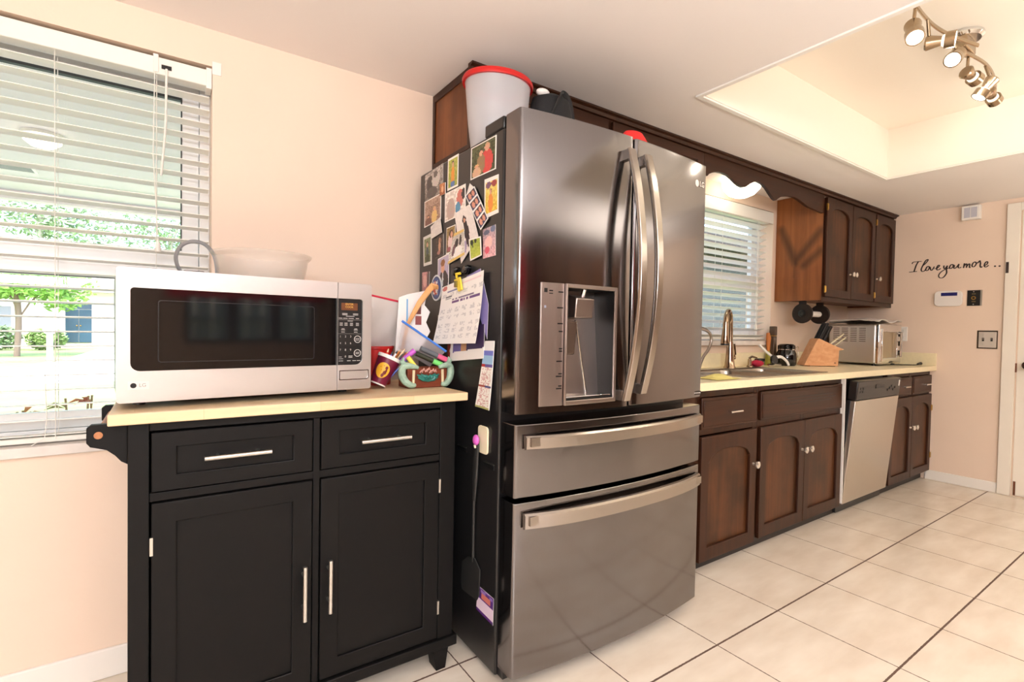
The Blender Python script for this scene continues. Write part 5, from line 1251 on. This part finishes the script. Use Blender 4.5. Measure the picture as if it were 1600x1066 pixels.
# ------------------------------------------------------------------ on the far right wall
STROKES = [[(-0.507, 1.758), (-0.493, 1.728), (-0.48, 1.677)], [(-0.465, 1.744), (-0.473, 1.757), (-0.499, 1.759), (-0.529, 1.759)], [(-0.447, 1.678), (-0.471, 1.678), (-0.501, 1.68)], [(-0.532, 1.717), (-0.554, 1.738), (-0.57, 1.762), (-0.568, 1.77), (-0.554, 1.759), (-0.536, 1.719), (-0.528, 1.691), (-0.535, 1.676), (-0.548, 1.679), (-0.56, 1.694)], [(-0.586, 1.707), (-0.57, 1.714), (-0.559, 1.696), (-0.56, 1.682), (-0.571, 1.682), (-0.581, 1.7), (-0.576, 1.713), (-0.57, 1.714)], [(-0.586, 1.707), (-0.59, 1.686), (-0.598, 1.68), (-0.609, 1.7), (-0.613, 1.709)], [(-0.61, 1.692), (-0.63, 1.693), (-0.646, 1.712), (-0.639, 1.717), (-0.63, 1.703), (-0.628, 1.688), (-0.636, 1.679), (-0.654, 1.69)], [(-0.674, 1.711), (-0.673, 1.694), (-0.68, 1.686), (-0.694, 1.707)], [(-0.695, 1.709), (-0.69, 1.68), (-0.691, 1.649), (-0.672, 1.618), (-0.652, 1.615), (-0.642, 1.631), (-0.651, 1.655), (-0.675, 1.676), (-0.71, 1.691)], [(-0.737, 1.708), (-0.721, 1.715), (-0.71, 1.701), (-0.71, 1.686), (-0.72, 1.685), (-0.731, 1.701), (-0.727, 1.714), (-0.721, 1.715)], [(-0.739, 1.708), (-0.735, 1.688), (-0.743, 1.683), (-0.756, 1.699), (-0.765, 1.715)], [(-0.765, 1.715), (-0.761, 1.691), (-0.768, 1.683), (-0.78, 1.689)], [(-0.798, 1.717), (-0.793, 1.681)], [(-0.795, 1.693), (-0.807, 1.711), (-0.812, 1.706), (-0.81, 1.681)], [(-0.812, 1.691), (-0.824, 1.71), (-0.829, 1.704), (-0.828, 1.682), (-0.836, 1.682)], [(-0.874, 1.71), (-0.854, 1.719), (-0.843, 1.7), (-0.846, 1.686), (-0.857, 1.687), (-0.867, 1.708), (-0.861, 1.721), (-0.854, 1.719)], [(-0.874, 1.71), (-0.887, 1.728), (-0.889, 1.715), (-0.891, 1.71), (-0.89, 1.686), (-0.895, 1.676), (-0.902, 1.683)], [(-0.908, 1.687), (-0.926, 1.695), (-0.932, 1.711), (-0.925, 1.717), (-0.915, 1.701), (-0.915, 1.682), (-0.924, 1.677), (-0.938, 1.689)], [(-0.97, 1.678), (-0.973, 1.678)], [(-0.995, 1.677), (-0.998, 1.677)]]
tg = thing('wall_lettering', 'black script lettering decal reading I love you more on the far wall', 'wall lettering', (XR, -.73, 1.68))
INK = mat('black_vinyl_lettering', srgb(48, 34, 30), .5)
def stroke(P_, name):
    P_ = [(y, z) for y, z in P_]
    sm_ = smooth_path([(0, y, z) for y, z in P_], 5); k = len(sm_); b = MB()
    A, B_ = [], []
    for i, p in enumerate(sm_):
        t = (sm_[min(k - 1, i + 1)] - sm_[max(0, i - 1)]); t.normalize(); nrm = Vector((0, -t.z, t.y))
        wd = .0024 + .0022 * abs(t.z) * (1 if t.z < 0 else .75)
        A.append(p + nrm * wd); B_.append(p - nrm * wd)
    fr_ = [b.v((XR - .0012, q.y, q.z)) for q in A], [b.v((XR - .0012, q.y, q.z)) for q in B_]
    bk = [b.v((XR - .0001, q.y, q.z)) for q in A], [b.v((XR - .0001, q.y, q.z)) for q in B_]
    for i in range(k - 1):
        b._f([fr_[0][i], fr_[0][i + 1], fr_[1][i + 1], fr_[1][i]]); b._f([bk[0][i], bk[1][i], bk[1][i + 1], bk[0][i + 1]])
        b._f([fr_[0][i], bk[0][i], bk[0][i + 1], fr_[0][i + 1]]); b._f([fr_[1][i], fr_[1][i + 1], bk[1][i + 1], bk[1][i]])
    b._f([fr_[0][0], fr_[1][0], bk[1][0], bk[0][0]]); b._f([fr_[0][-1], bk[0][-1], bk[1][-1], fr_[1][-1]])
    return b
for word, idx in (('word', range(0, 3)), ('word', range(3, 7)), ('word', range(7, 12)), ('word', range(12, 18))):
    bb = bmesh.new()
    tot = MB()
    for i in idx:
        s_ = stroke(STROKES[i], word); me_ = bpy.data.meshes.new('tmp'); bmesh.ops.recalc_face_normals(s_.bm, faces=s_.bm.faces); s_.bm.to_mesh(me_); tot.bm.from_mesh(me_); s_.bm.free(); bpy.data.meshes.remove(me_)
    tot.to(word, INK, tg, fix=False); bb.free()
for i in (18, 19):
    y_, z_ = STROKES[i][0]; MB().cyl((XR - .0001, y_ - .003, z_), (XR - .0012, y_ - .003, z_), .0062, n=14).to('dot', INK, tg)
kp = thing('alarm_keypad', 'white rounded alarm keypad with blue display under the script lettering', 'keypad', (XR, -.71, 1.39))
MB().prism(rr_pts(-.797, -.625, 1.388, 1.508, (.03,) * 4), XR - .024, XR - .0005, 'yz').to('keypad_case', mat('white_plastic', srgb(240, 236, 232), .35), kp, bev=.004)
MB().box(XR - .0255, XR - .022, -.768, -.668, 1.468, 1.494).to('display', mat('blue_lcd', srgb(40, 44, 110), .2), kp)
ip = thing('intercom_plate', 'small black wall plate right of the white alarm keypad', 'wall plate', (XR, -.86, 1.386))
MB().box(XR - .006, XR - .0005, -.898, -.822, 1.388, 1.506).to('plate', BLACK, ip, bev=.002)
MB().box(XR - .005, XR - .0006, -.908, -.898, 1.388, 1.506).to('plate_edge', STEELH, ip)
MB().lathe([(.008, 0), (.014, 0), (.014, .002), (.008, .002)], (XR - .006, -.86, 1.447), (-1, 0, 0), 22).to('jack_ring', BRASS, ip)
for z in (1.399, 1.495): MB().cyl((XR - .006, -.86, z), (XR - .008, -.86, z), .004, n=12).to('screw', STEELH, ip)
b = MB()
for i in range(4): b.box(XR - .0066, XR - .0058, -.872 + .006 * i, -.868 + .006 * i, 1.474, 1.482).box(XR - .0066, XR - .0058, -.872 + .006 * i, -.868 + .006 * i, 1.416, 1.424)
b.to('plate_marking', mat('gold_print', srgb(150, 130, 90), .4), ip)
sw = thing('switch_plate', 'double light switch plate with dark frame beside the door casing', 'switch', (XR, -.945, 1.066))
MB().box(XR - .004, XR - .0004, -1.004, -.888, 1.064, 1.200).to('dark_frame', mat('bronze_frame', srgb(74, 60, 48), .4, .6), sw, bev=.001)
MB().box(XR - .008, XR - .003, -.998, -.898, 1.072, 1.190).to('plate', mat('silver_plate', srgb(214, 206, 196), .3, .3), sw, bev=.002)
for y in (-.924, -.972):
    MB().box(XR - .0095, XR - .0078, y - .006, y + .006, 1.120, 1.145).to('toggle_slot', BLACK, sw)
    MB().prism([(XR - .022, 1.140), (XR - .008, 1.128), (XR - .008, 1.138), (XR - .020, 1.146)], y - .004, y + .004, 'xz').to('toggle', mat('toggle_grey', srgb(120, 112, 104), .4), sw)
    for z in (1.095, 1.168): MB().cyl((XR - .008, y, z), (XR - .0095, y, z), .0035, n=10).to('screw', STEELH, sw)
dc = thing('door_chime', 'white square door chime box high on the far wall at the ceiling', 'door chime', (XR, -.83, 2.04))
MB().box(XR - .05, XR - .0005, -.888, -.780, 2.040, 2.146).to('chime_case', WHITE, dc, bev=.004)
MB().box(XR - .0515, XR - .048, -.872, -.836, 2.055, 2.132).box(XR - .0515, XR - .048, -.832, -.796, 2.055, 2.132).to('chime_grille', mat('pale_grille', srgb(196, 196, 206), .5), dc, bev=.002)
op = thing('outlet_plate', 'white electrical outlet plate on the far wall behind the toaster oven', 'outlet', (XR, -.425, 1.095))
MB().box(XR - .006, XR - .0005, -.452, -.378, 1.105, 1.225).to('plate', WHITE, op, bev=.002)
for z in (1.14, 1.19): MB().box(XR - .0072, XR - .0055, -.428, -.402, z - .013, z + .013).to('socket', mat('socket_white', srgb(226, 222, 216), .4), op, bev=.002)
st = MB().box(XR - .0235, XR - .0215, -1.052, -1.036, 1.62, 1.70).to('paint_chip', mat('bare_dark_wood', srgb(58, 40, 34), .7), None, bev=.003)
tag(st, 'dark chipped patch on the white door casing', 'chip')
# ------------------------------------------------------------------ outside the windows
GZ = -.15
GRASS = mat('lawn_grass', srgb(134, 154, 94), .9, noise=.2, nscale=1.5)
CONC = mat('pale_concrete', srgb(214, 210, 204), .8, noise=.05, nscale=2)
struct(MB().box(-60, 60, .25, 110, GZ - .2, GZ).to('ground_lawn', GRASS, smooth=0))
struct(MB().box(-60, 60, 12.0, 17.0, GZ, GZ + .01).to('street_pavement', CONC, smooth=0))
struct(MB().prism([(-2.9, 17), (-.2, 17), (-1.4, 30.9), (-2.6, 30.9)], GZ, GZ + .012, 'xy').to('driveway_pavement', CONC, smooth=0))
struct(MB().box(-60, 60, -14, YB - .25, GZ - .2, GZ).to('ground_backyard', GRASS, smooth=0))
PORCH = mat('porch_ceiling_paint', srgb(232, 222, 220), .7)
struct(MB().box(-9, 2.4, .2, 4.6, 2.36, 2.46).box(-9, 2.4, 4.5, 4.62, 2.28, 2.46).to('porch_ceiling', PORCH, smooth=0))
struct(MB().box(-9, 2.4, .2, 4.7, GZ, GZ + .1).to('porch_floor', CONC, smooth=0))
for (x, lab) in ((-1.06, 'grey rectangular soffit vent nearest in the porch ceiling'), (-1.52, 'grey rectangular soffit vent farther left in the porch ceiling')):
    v_ = thing('soffit_vent', lab, 'vent', (x, 3.5, 2.35))
    MB().ring([(x - .2, 3.38), (x + .2, 3.38), (x + .2, 3.62), (x - .2, 3.62)], [(x - .18, 3.40), (x + .18, 3.40), (x + .18, 3.60), (x - .18, 3.60)], 2.35, 2.3595, 'xy').to('vent_frame', WHITE, v_)
    MB().box(x - .18, x + .18, 3.40, 3.60, 2.354, 2.3595).to('vent_screen', mat('grey_screen', srgb(130, 136, 132), .8), v_)
pl_ = thing('porch_light', 'lit porch ceiling light seen through the left blind', 'light', (-.66, 2.42, 2.30))
MB().lathe([(0, 0), (.11, 0), (.11, -.02), (0, -.02)], (-.66, 2.42, 2.3595), (0, 0, 1), 28).to('base', WHITE, pl_)
MB().lathe([(0, -.09), (.06, -.08), (.095, -.05), (.10, -.02), (0, -.02)], (-.66, 2.42, 2.3595), (0, 0, 1), 28).to('glass_shade', glow('porch_lamp', (1, .86, .6), 6), pl_)
# house across the street
hs = thing('house', 'white house with blue double door across the street', 'house', (-3.5, 33, GZ))
HW = mat('house_white', srgb(232, 228, 220), .8)
MB().box(-14, 6, 31.0, 38, GZ, 2.75).to('wall', HW, hs)
MB().prism([(30.2, 2.7), (35, 4.6), (39, 2.7), (39, 2.62), (30.2, 2.62)], -14.6, 6.6, 'yz').to('roof', mat('roof_grey', srgb(168, 160, 156), .9, noise=.15, nscale=8), hs)
f_ = MB().ring(rect(-4.15, -2.95, .1, 2.2), rect(-4.06, -3.04, .1, 2.1), 30.93, 31.02).to('door_frame', WHITE, hs)
for x0, x1 in ((-4.05, -3.56), (-3.54, -3.05)):
    dd_ = MB().box(x0, x1, 30.95, 31.01, .12, 1.75).to('door', mat('blue_door', srgb(30, 68, 88), .5), hs)
    MB().sphere((x1 - .06 if x0 < -4 else x0 + .06, 30.93, .95), .035).to('door_knob', BRASS, dd_)
MB().box(-4.05, -3.05, 30.96, 31.01, 1.78, 2.09).to('transom', mat('dark_transom', srgb(70, 90, 110), .2), hs)
for (a, c) in ((-7.6, -5.9), (-2.2, -.6)):
    w_ = MB().ring(rect(a, c, .7, 1.9), rect(a + .08, c - .08, .78, 1.82), 30.92, 31.02).to('window', WHITE, hs)
    MB().box(a + .08, c - .08, 30.96, 31.0, .78, 1.82).to('pane', mat('house_glass', srgb(120, 130, 140), .1), w_)
for x in (-5.2, -4.4): MB().box(x, x + .22, 30.2, 30.45, GZ, 2.65).to('porch_post', HW, hs)
# foliage helper: leaves as small tilted quads inside ellipsoids
def leaves(blobs, n, size, rnd):
    b = MB()
    tot = sum(q[3] * q[4] * q[5] for q in blobs)
    for (cx, cy, cz, rx, ry, rz) in blobs:
        for _ in range(int(n * rx * ry * rz / tot)):
            while True:
                p = Vector((rnd.uniform(-1, 1), rnd.uniform(-1, 1), rnd.uniform(-1, 1)))
                if .25 < p.length < 1: break
            c = Vector((cx + p.x * rx, cy + p.y * ry, cz + p.z * rz)); s_ = size * rnd.uniform(.6, 1.3)
            u = Vector((rnd.uniform(-1, 1), rnd.uniform(-1, 1), rnd.uniform(-.6, .6))).normalized(); w_ = u.orthogonal().normalized()
            b._f([b.v(c - u * s_), b.v(c + w_ * s_ * .45), b.v(c + u * s_), b.v(c - w_ * s_ * .45)])
    return b
def leafm(nm, c): return mat(nm, c, .6, noise=.3, nscale=.9)
def tree(label, x, y, h, blobs, n, size, col, tr=.12, trunk_col=srgb(120, 104, 92), seed=1, cat='tree'):
    t = thing('leafy_tree', label, cat, (x, y, GZ)); rnd = random.Random(seed)
    b = MB().tube(smooth_path([(x, y, GZ), (x + .05, y, GZ + h * .4), (x - .05, y, GZ + h * .75)]), tr, 10, radii=None)
    for k in range(5):
        a = k * 1.3; b.tube([(x, y, GZ + h * (.35 + .07 * k)), (x + .5 * math.cos(a) * h * .2, y + .3 * math.sin(a), GZ + h * (.55 + .07 * k)), (x + math.cos(a) * h * .22, y + .6 * math.sin(a), GZ + h * (.7 + .06 * k))], tr * .35, 6)
    b.to('trunk', mat('bark', trunk_col, .9), t)
    leaves(blobs, n, size, rnd).to('crown', leafm('leaf_green', col), t, smooth=0, fix=False)
    return t
tree('bright green leafy tree in front of the white house', -4.4, 23, 3.6, [(-4.6, 23, 2.9, 2.3, 1.6, 1.0), (-3.4, 23, 2.5, 1.3, 1.2, .8), (-5.8, 23, 2.2, 1.2, 1.2, .8), (-3.2, 23.2, 1.9, .7, .8, .4)], 3600, .13, srgb(140, 186, 84), .09, seed=3)
tree('tall dark tree behind the house at the left edge of the window', -17, 52, 13, [(-17.5, 52, 7.5, 4.5, 3, 4.2)], 5200, .28, srgb(120, 156, 124), .4, seed=5)
tree('tall sparse tree behind the house, middle of the window view', -9, 58, 15, [(-9.5, 58, 11.5, 4.0, 2, 3.2), (-6.2, 58, 9.5, 3.0, 2, 3.4)], 3000, .26, srgb(152, 180, 136), .22, trunk_col=srgb(190, 184, 178), seed=6)
tree('tall sparse tree behind the house, right of the other tall trees', 0.5, 66, 15, [(-.5, 66, 12, 4.4, 2, 3.6), (3.8, 66, 9.5, 3, 2, 3.6)], 3000, .28, srgb(152, 182, 140), .22, trunk_col=srgb(190, 184, 178), seed=8)
hd = thing('trimmed_hedge', 'trimmed green hedge in front of the white house', 'hedge', (-6, 29, GZ)); rnd = random.Random(4)
b = leaves([(-10.4 + 1.1 * k, 28.6, GZ + .55, .8, .5, .55) for k in range(5)], 5200, .10, rnd); b.to('foliage', leafm('hedge_green', srgb(98, 126, 82)), hd, smooth=0, fix=False)
hd2 = thing('trimmed_hedge', 'rounded hedge end beside the blue door of the white house', 'hedge', (-4.6, 28, GZ))
leaves([(-4.4, 28.4, GZ + .5, .72, .5, .5)], 1400, .10, rnd).to('foliage', leafm('hedge_light', srgb(120, 150, 84)), hd2, smooth=0, fix=False)
mbx = thing('mailbox', 'white mailbox on a white post beyond the street', 'mailbox', (-3.05, 19.7, GZ))
MB().box(-3.12, -2.98, 19.63, 19.77, GZ, .78).to('post', HW, mbx)
MB().lathe([(0, 0), (.15, 0), (.15, .46), (0, .46)], (-3.05, 19.5, .88), (0, 1, 0), 20).to('mailbox_body', HW, mbx)
# young plants under the window
def plant(label, x, y, h, seed, cols):
    t = thing('garden_plant', label, 'plant', (x, y, GZ)); rnd = random.Random(seed)
    b = MB(); tops = []
    for k in range(3):
        tx, ty = x + rnd.uniform(-.05, .05), y + rnd.uniform(-.05, .05); b.tube([(x, y, GZ), ((x + tx) / 2, y, GZ + h * .5), (tx, ty, GZ + h * .92)], .005, 6); tops.append((tx, ty, GZ + h * .9))
    b.to('stem', mat('plant_stem', srgb(150, 130, 96), .7), t)
    for q in range(9):
        tx, ty, tz = tops[q % 3]; a = rnd.uniform(0, 2 * PI); L_ = rnd.uniform(.07, .11); up = rnd.uniform(-.25, .6)
        d = Vector((math.cos(a), math.sin(a), up)).normalized(); s_ = d.cross(Vector((0, 0, 1))).normalized()
        c = Vector((tx, ty, tz - .03 * rnd.random()))
        b = MB(); P0 = b.v(c); P1 = b.v(c + d * L_ * .5 + s_ * .016 + Vector((0, 0, .012))); P2 = b.v(c + d * L_ - Vector((0, 0, .012))); P3 = b.v(c + d * L_ * .5 - s_ * .016 + Vector((0, 0, .012))); Q = b.v(c + d * L_ * .5)
        b._f([P0, P1, Q]); b._f([P1, P2, Q]); b._f([P2, P3, Q]); b._f([P3, P0, Q]); b.to('leaf', mat('croton_leaf', cols[q % len(cols)], .5), t, smooth=0, fix=False)
plant('taller reddish leaved plant just outside the left window', -.345, 1.15, 1.01, 2, (srgb(176, 92, 74), srgb(150, 146, 90), srgb(196, 120, 84)))
plant('smaller yellowish leaved plant just outside the left window', -.505, 1.1, .955, 9, (srgb(190, 170, 110), srgb(196, 140, 96)))
# neighbouring wall outside the kitchen window
m, N, L, P = new_mat('lap_siding')
tc = N.new('ShaderNodeTexCoord'); wv = N.new('ShaderNodeTexWave'); wv.wave_type = 'BANDS'; wv.bands_direction = 'Z'; wv.wave_profile = 'SAW'; wv.inputs['Scale'].default_value = 1.6; wv.inputs['Distortion'].default_value = 0
L.new(tc.outputs['Object'], wv.inputs['Vector']); bq = N.new('ShaderNodeBump'); bq.inputs['Strength'].default_value = 1; bq.inputs['Distance'].default_value = .03
L.new(wv.outputs['Fac'], bq.inputs['Height']); L.new(bq.outputs[0], P.inputs['Normal']); P.inputs['Base Color'].default_value = (*srgb(84, 90, 95), 1); P.inputs['Roughness'].default_value = .7
SID = m
nh = thing('neighbour_house', 'grey blue sided house close outside the kitchen window', 'house', (8, 4.6, GZ))
MB().box(4.2, 20, 4.2, 5.2, GZ, 3.2).to('siding_wall', SID, nh, smooth=0)
MB().box(4.0, 20, 3.5, 5.3, 2.75, 2.95).to('eave', mat('dark_eave', srgb(60, 58, 56), .8), nh)
w_ = MB().ring(rect(7.2, 8.3, 1.1, 2.3), rect(7.28, 8.22, 1.18, 2.22), 4.16, 4.22).to('window', WHITE, nh); MB().box(7.28, 8.22, 4.18, 4.21, 1.18, 2.22).to('pane', mat('dark_pane', srgb(60, 66, 72), .1), w_)

# ------------------------------------------------------------------ the room behind the camera (seen in reflections)
w3 = thing('window_3', '', '', (1.48, YB, .95)); del w3['label'], w3['category']; struct(w3)
DKF = mat('dark_window_frame', srgb(70, 66, 66), .5)
b = MB()
for (a, c) in ((.85, 1.28), (1.28, 1.70), (1.70, 2.12)): b.ring(rect(a, c, .95, 1.85), rect(a + .05, c - .05, 1.0, 1.80), YB - .12, YB - .06)
struct(b.to('window_frame', DKF, w3))
struct(MB().box(.87, 2.10, YB - .10, YB - .096, .97, 1.83).to('glass', PANE, w3))
vl = MB().box(.70, 2.2, YB + .005, YB + .05, 1.40, 1.98).to('window_valance', mat('red_fabric', srgb(170, 30, 44), .8)); tag(vl, 'red fabric valance over the window behind the camera', 'valance')
fn = thing('wooden_fence', 'grey weathered wooden fence behind the house', 'fence', (-.5, -10, GZ))
b = MB()
for i in range(60): b.box(-9 + .3 * i, -9 + .3 * i + .27, -10.0, -9.97, GZ, 1.75)
b.to('fence_boards', wood('weathered_boards', srgb(120, 114, 106), srgb(170, 164, 154), .9, 'z', 4), fn)
MB().box(-9, 9, -9.97, -9.92, 1.2, 1.3).to('fence_rail', wood('weathered_rail', srgb(120, 114, 106), srgb(150, 144, 134), .9, 'x', 4), fn)

# dark wood pantry cabinets on the far side of the kitchen, behind the camera
pan = thing('pantry_cabinet', 'tall dark wood pantry cabinets along the wall behind the camera', 'cabinet', (3.4, -4.3, 0))
MB().box(2.3, 5.07, -4.595, -3.98, 0, 2.12).to('cabinet_body', WOODD, pan)
for k in range(5):
    x0 = 2.32 + .545 * k
    for (z0, z1) in ((.1, .86), (.9, 2.08)):
        q = MB().ring(rect(x0, x0 + .53, z0, z1), rect(x0 + .07, x0 + .46, z0 + .07, z1 - .07), -3.958, -3.979).to('door', WOODD, pan, bev=.003)
        MB().box(x0 + .06, x0 + .47, -3.968, -3.978, z0 + .06, z1 - .06).to('door_panel', WOODP, q)
# ------------------------------------------------------------------ light
w = bpy.data.worlds.new('world'); sc.world = w; w.use_nodes = True
N, L = w.node_tree.nodes, w.node_tree.links
bg = N['Background']; sky = N.new('ShaderNodeTexSky'); sky.sky_type = 'NISHITA'; sky.sun_disc = False; sky.sun_elevation = math.radians(55); sky.sun_rotation = math.radians(200); sky.air_density = 1; sky.dust_density = 3
L.new(sky.outputs[0], bg.inputs[0]); bg.inputs[1].default_value = 1.1
def area(name, loc, target, sx, sy, power, col=(1, 1, 1)):
    l = bpy.data.lights.new(name, 'AREA'); l.shape = 'RECTANGLE'; l.size = sx; l.size_y = sy; l.energy = power; l.color = col
    o = bpy.data.objects.new(name, l); COL.objects.link(o); o.location = loc
    o.rotation_euler = (Vector(target) - Vector(loc)).to_track_quat('-Z', 'Y').to_euler(); return o
def point(name, loc, power, col, r=.03):
    l = bpy.data.lights.new(name, 'POINT'); l.energy = power; l.color = col; l.shadow_soft_size = r
    o = bpy.data.objects.new(name, l); COL.objects.link(o); o.location = loc; return o
area('rear_room_light', (-.9, -4.40, 1.72), (.3, -1.6, 0), 2.6, .5, 114, (.93, .965, 1))
area('bounce_uplight', (.2, -3.2, 1.55), (.2, -3.19, 3.5), 2.2, 1.5, 128, (.985, .985, 1))  # unseen upward fill, added to brighten the ceiling
area('bounce_uplight', (3.5, -3.2, 1.45), (3.5, -3.19, 3.5), 1.8, 1.2, 70, (1, .945, .83))  # second unseen fill, added for the kitchen side
def spot(loc, target, power):
    l = bpy.data.lights.new('track_spot', 'SPOT'); l.energy = power; l.color = (1, .88, .72); l.spot_size = math.radians(125); l.spot_blend = .6; l.shadow_soft_size = .018
    o = bpy.data.objects.new('track_spot', l); COL.objects.link(o); o.location = loc
    o.rotation_euler = (Vector(target) - Vector(loc)).to_track_quat('-Z', 'Y').to_euler()
for bk, ft, rx in heads:
    bk, ft = Vector(bk), Vector(ft); spot(bk + (ft - bk) * 1.08, bk + (ft - bk) * 3, 3.5)
sun = bpy.data.lights.new('sun', 'SUN'); sun.energy = 5.5; sun.angle = .02; sun.color = (1, .96, .9)
so = bpy.data.objects.new('sun', sun); COL.objects.link(so); so.rotation_euler = Vector((.35, .45, -1)).to_track_quat('-Z', 'Y').to_euler()
sc.view_settings.view_transform = 'Standard'; sc.view_settings.look = 'None'; sc.view_settings.gamma = 1; sc.view_settings.exposure = 0.06
sc.view_settings.use_curve_mapping = False
sc.cycles.use_denoising = True; sc.cycles.max_bounces = 10; sc.cycles.transparent_max_bounces = 24; sc.cycles.diffuse_bounces = 5; sc.cycles.glossy_bounces = 5
sc.cycles.sample_clamp_indirect = 6; sc.cycles.caustics_reflective = False; sc.cycles.caustics_refractive = False
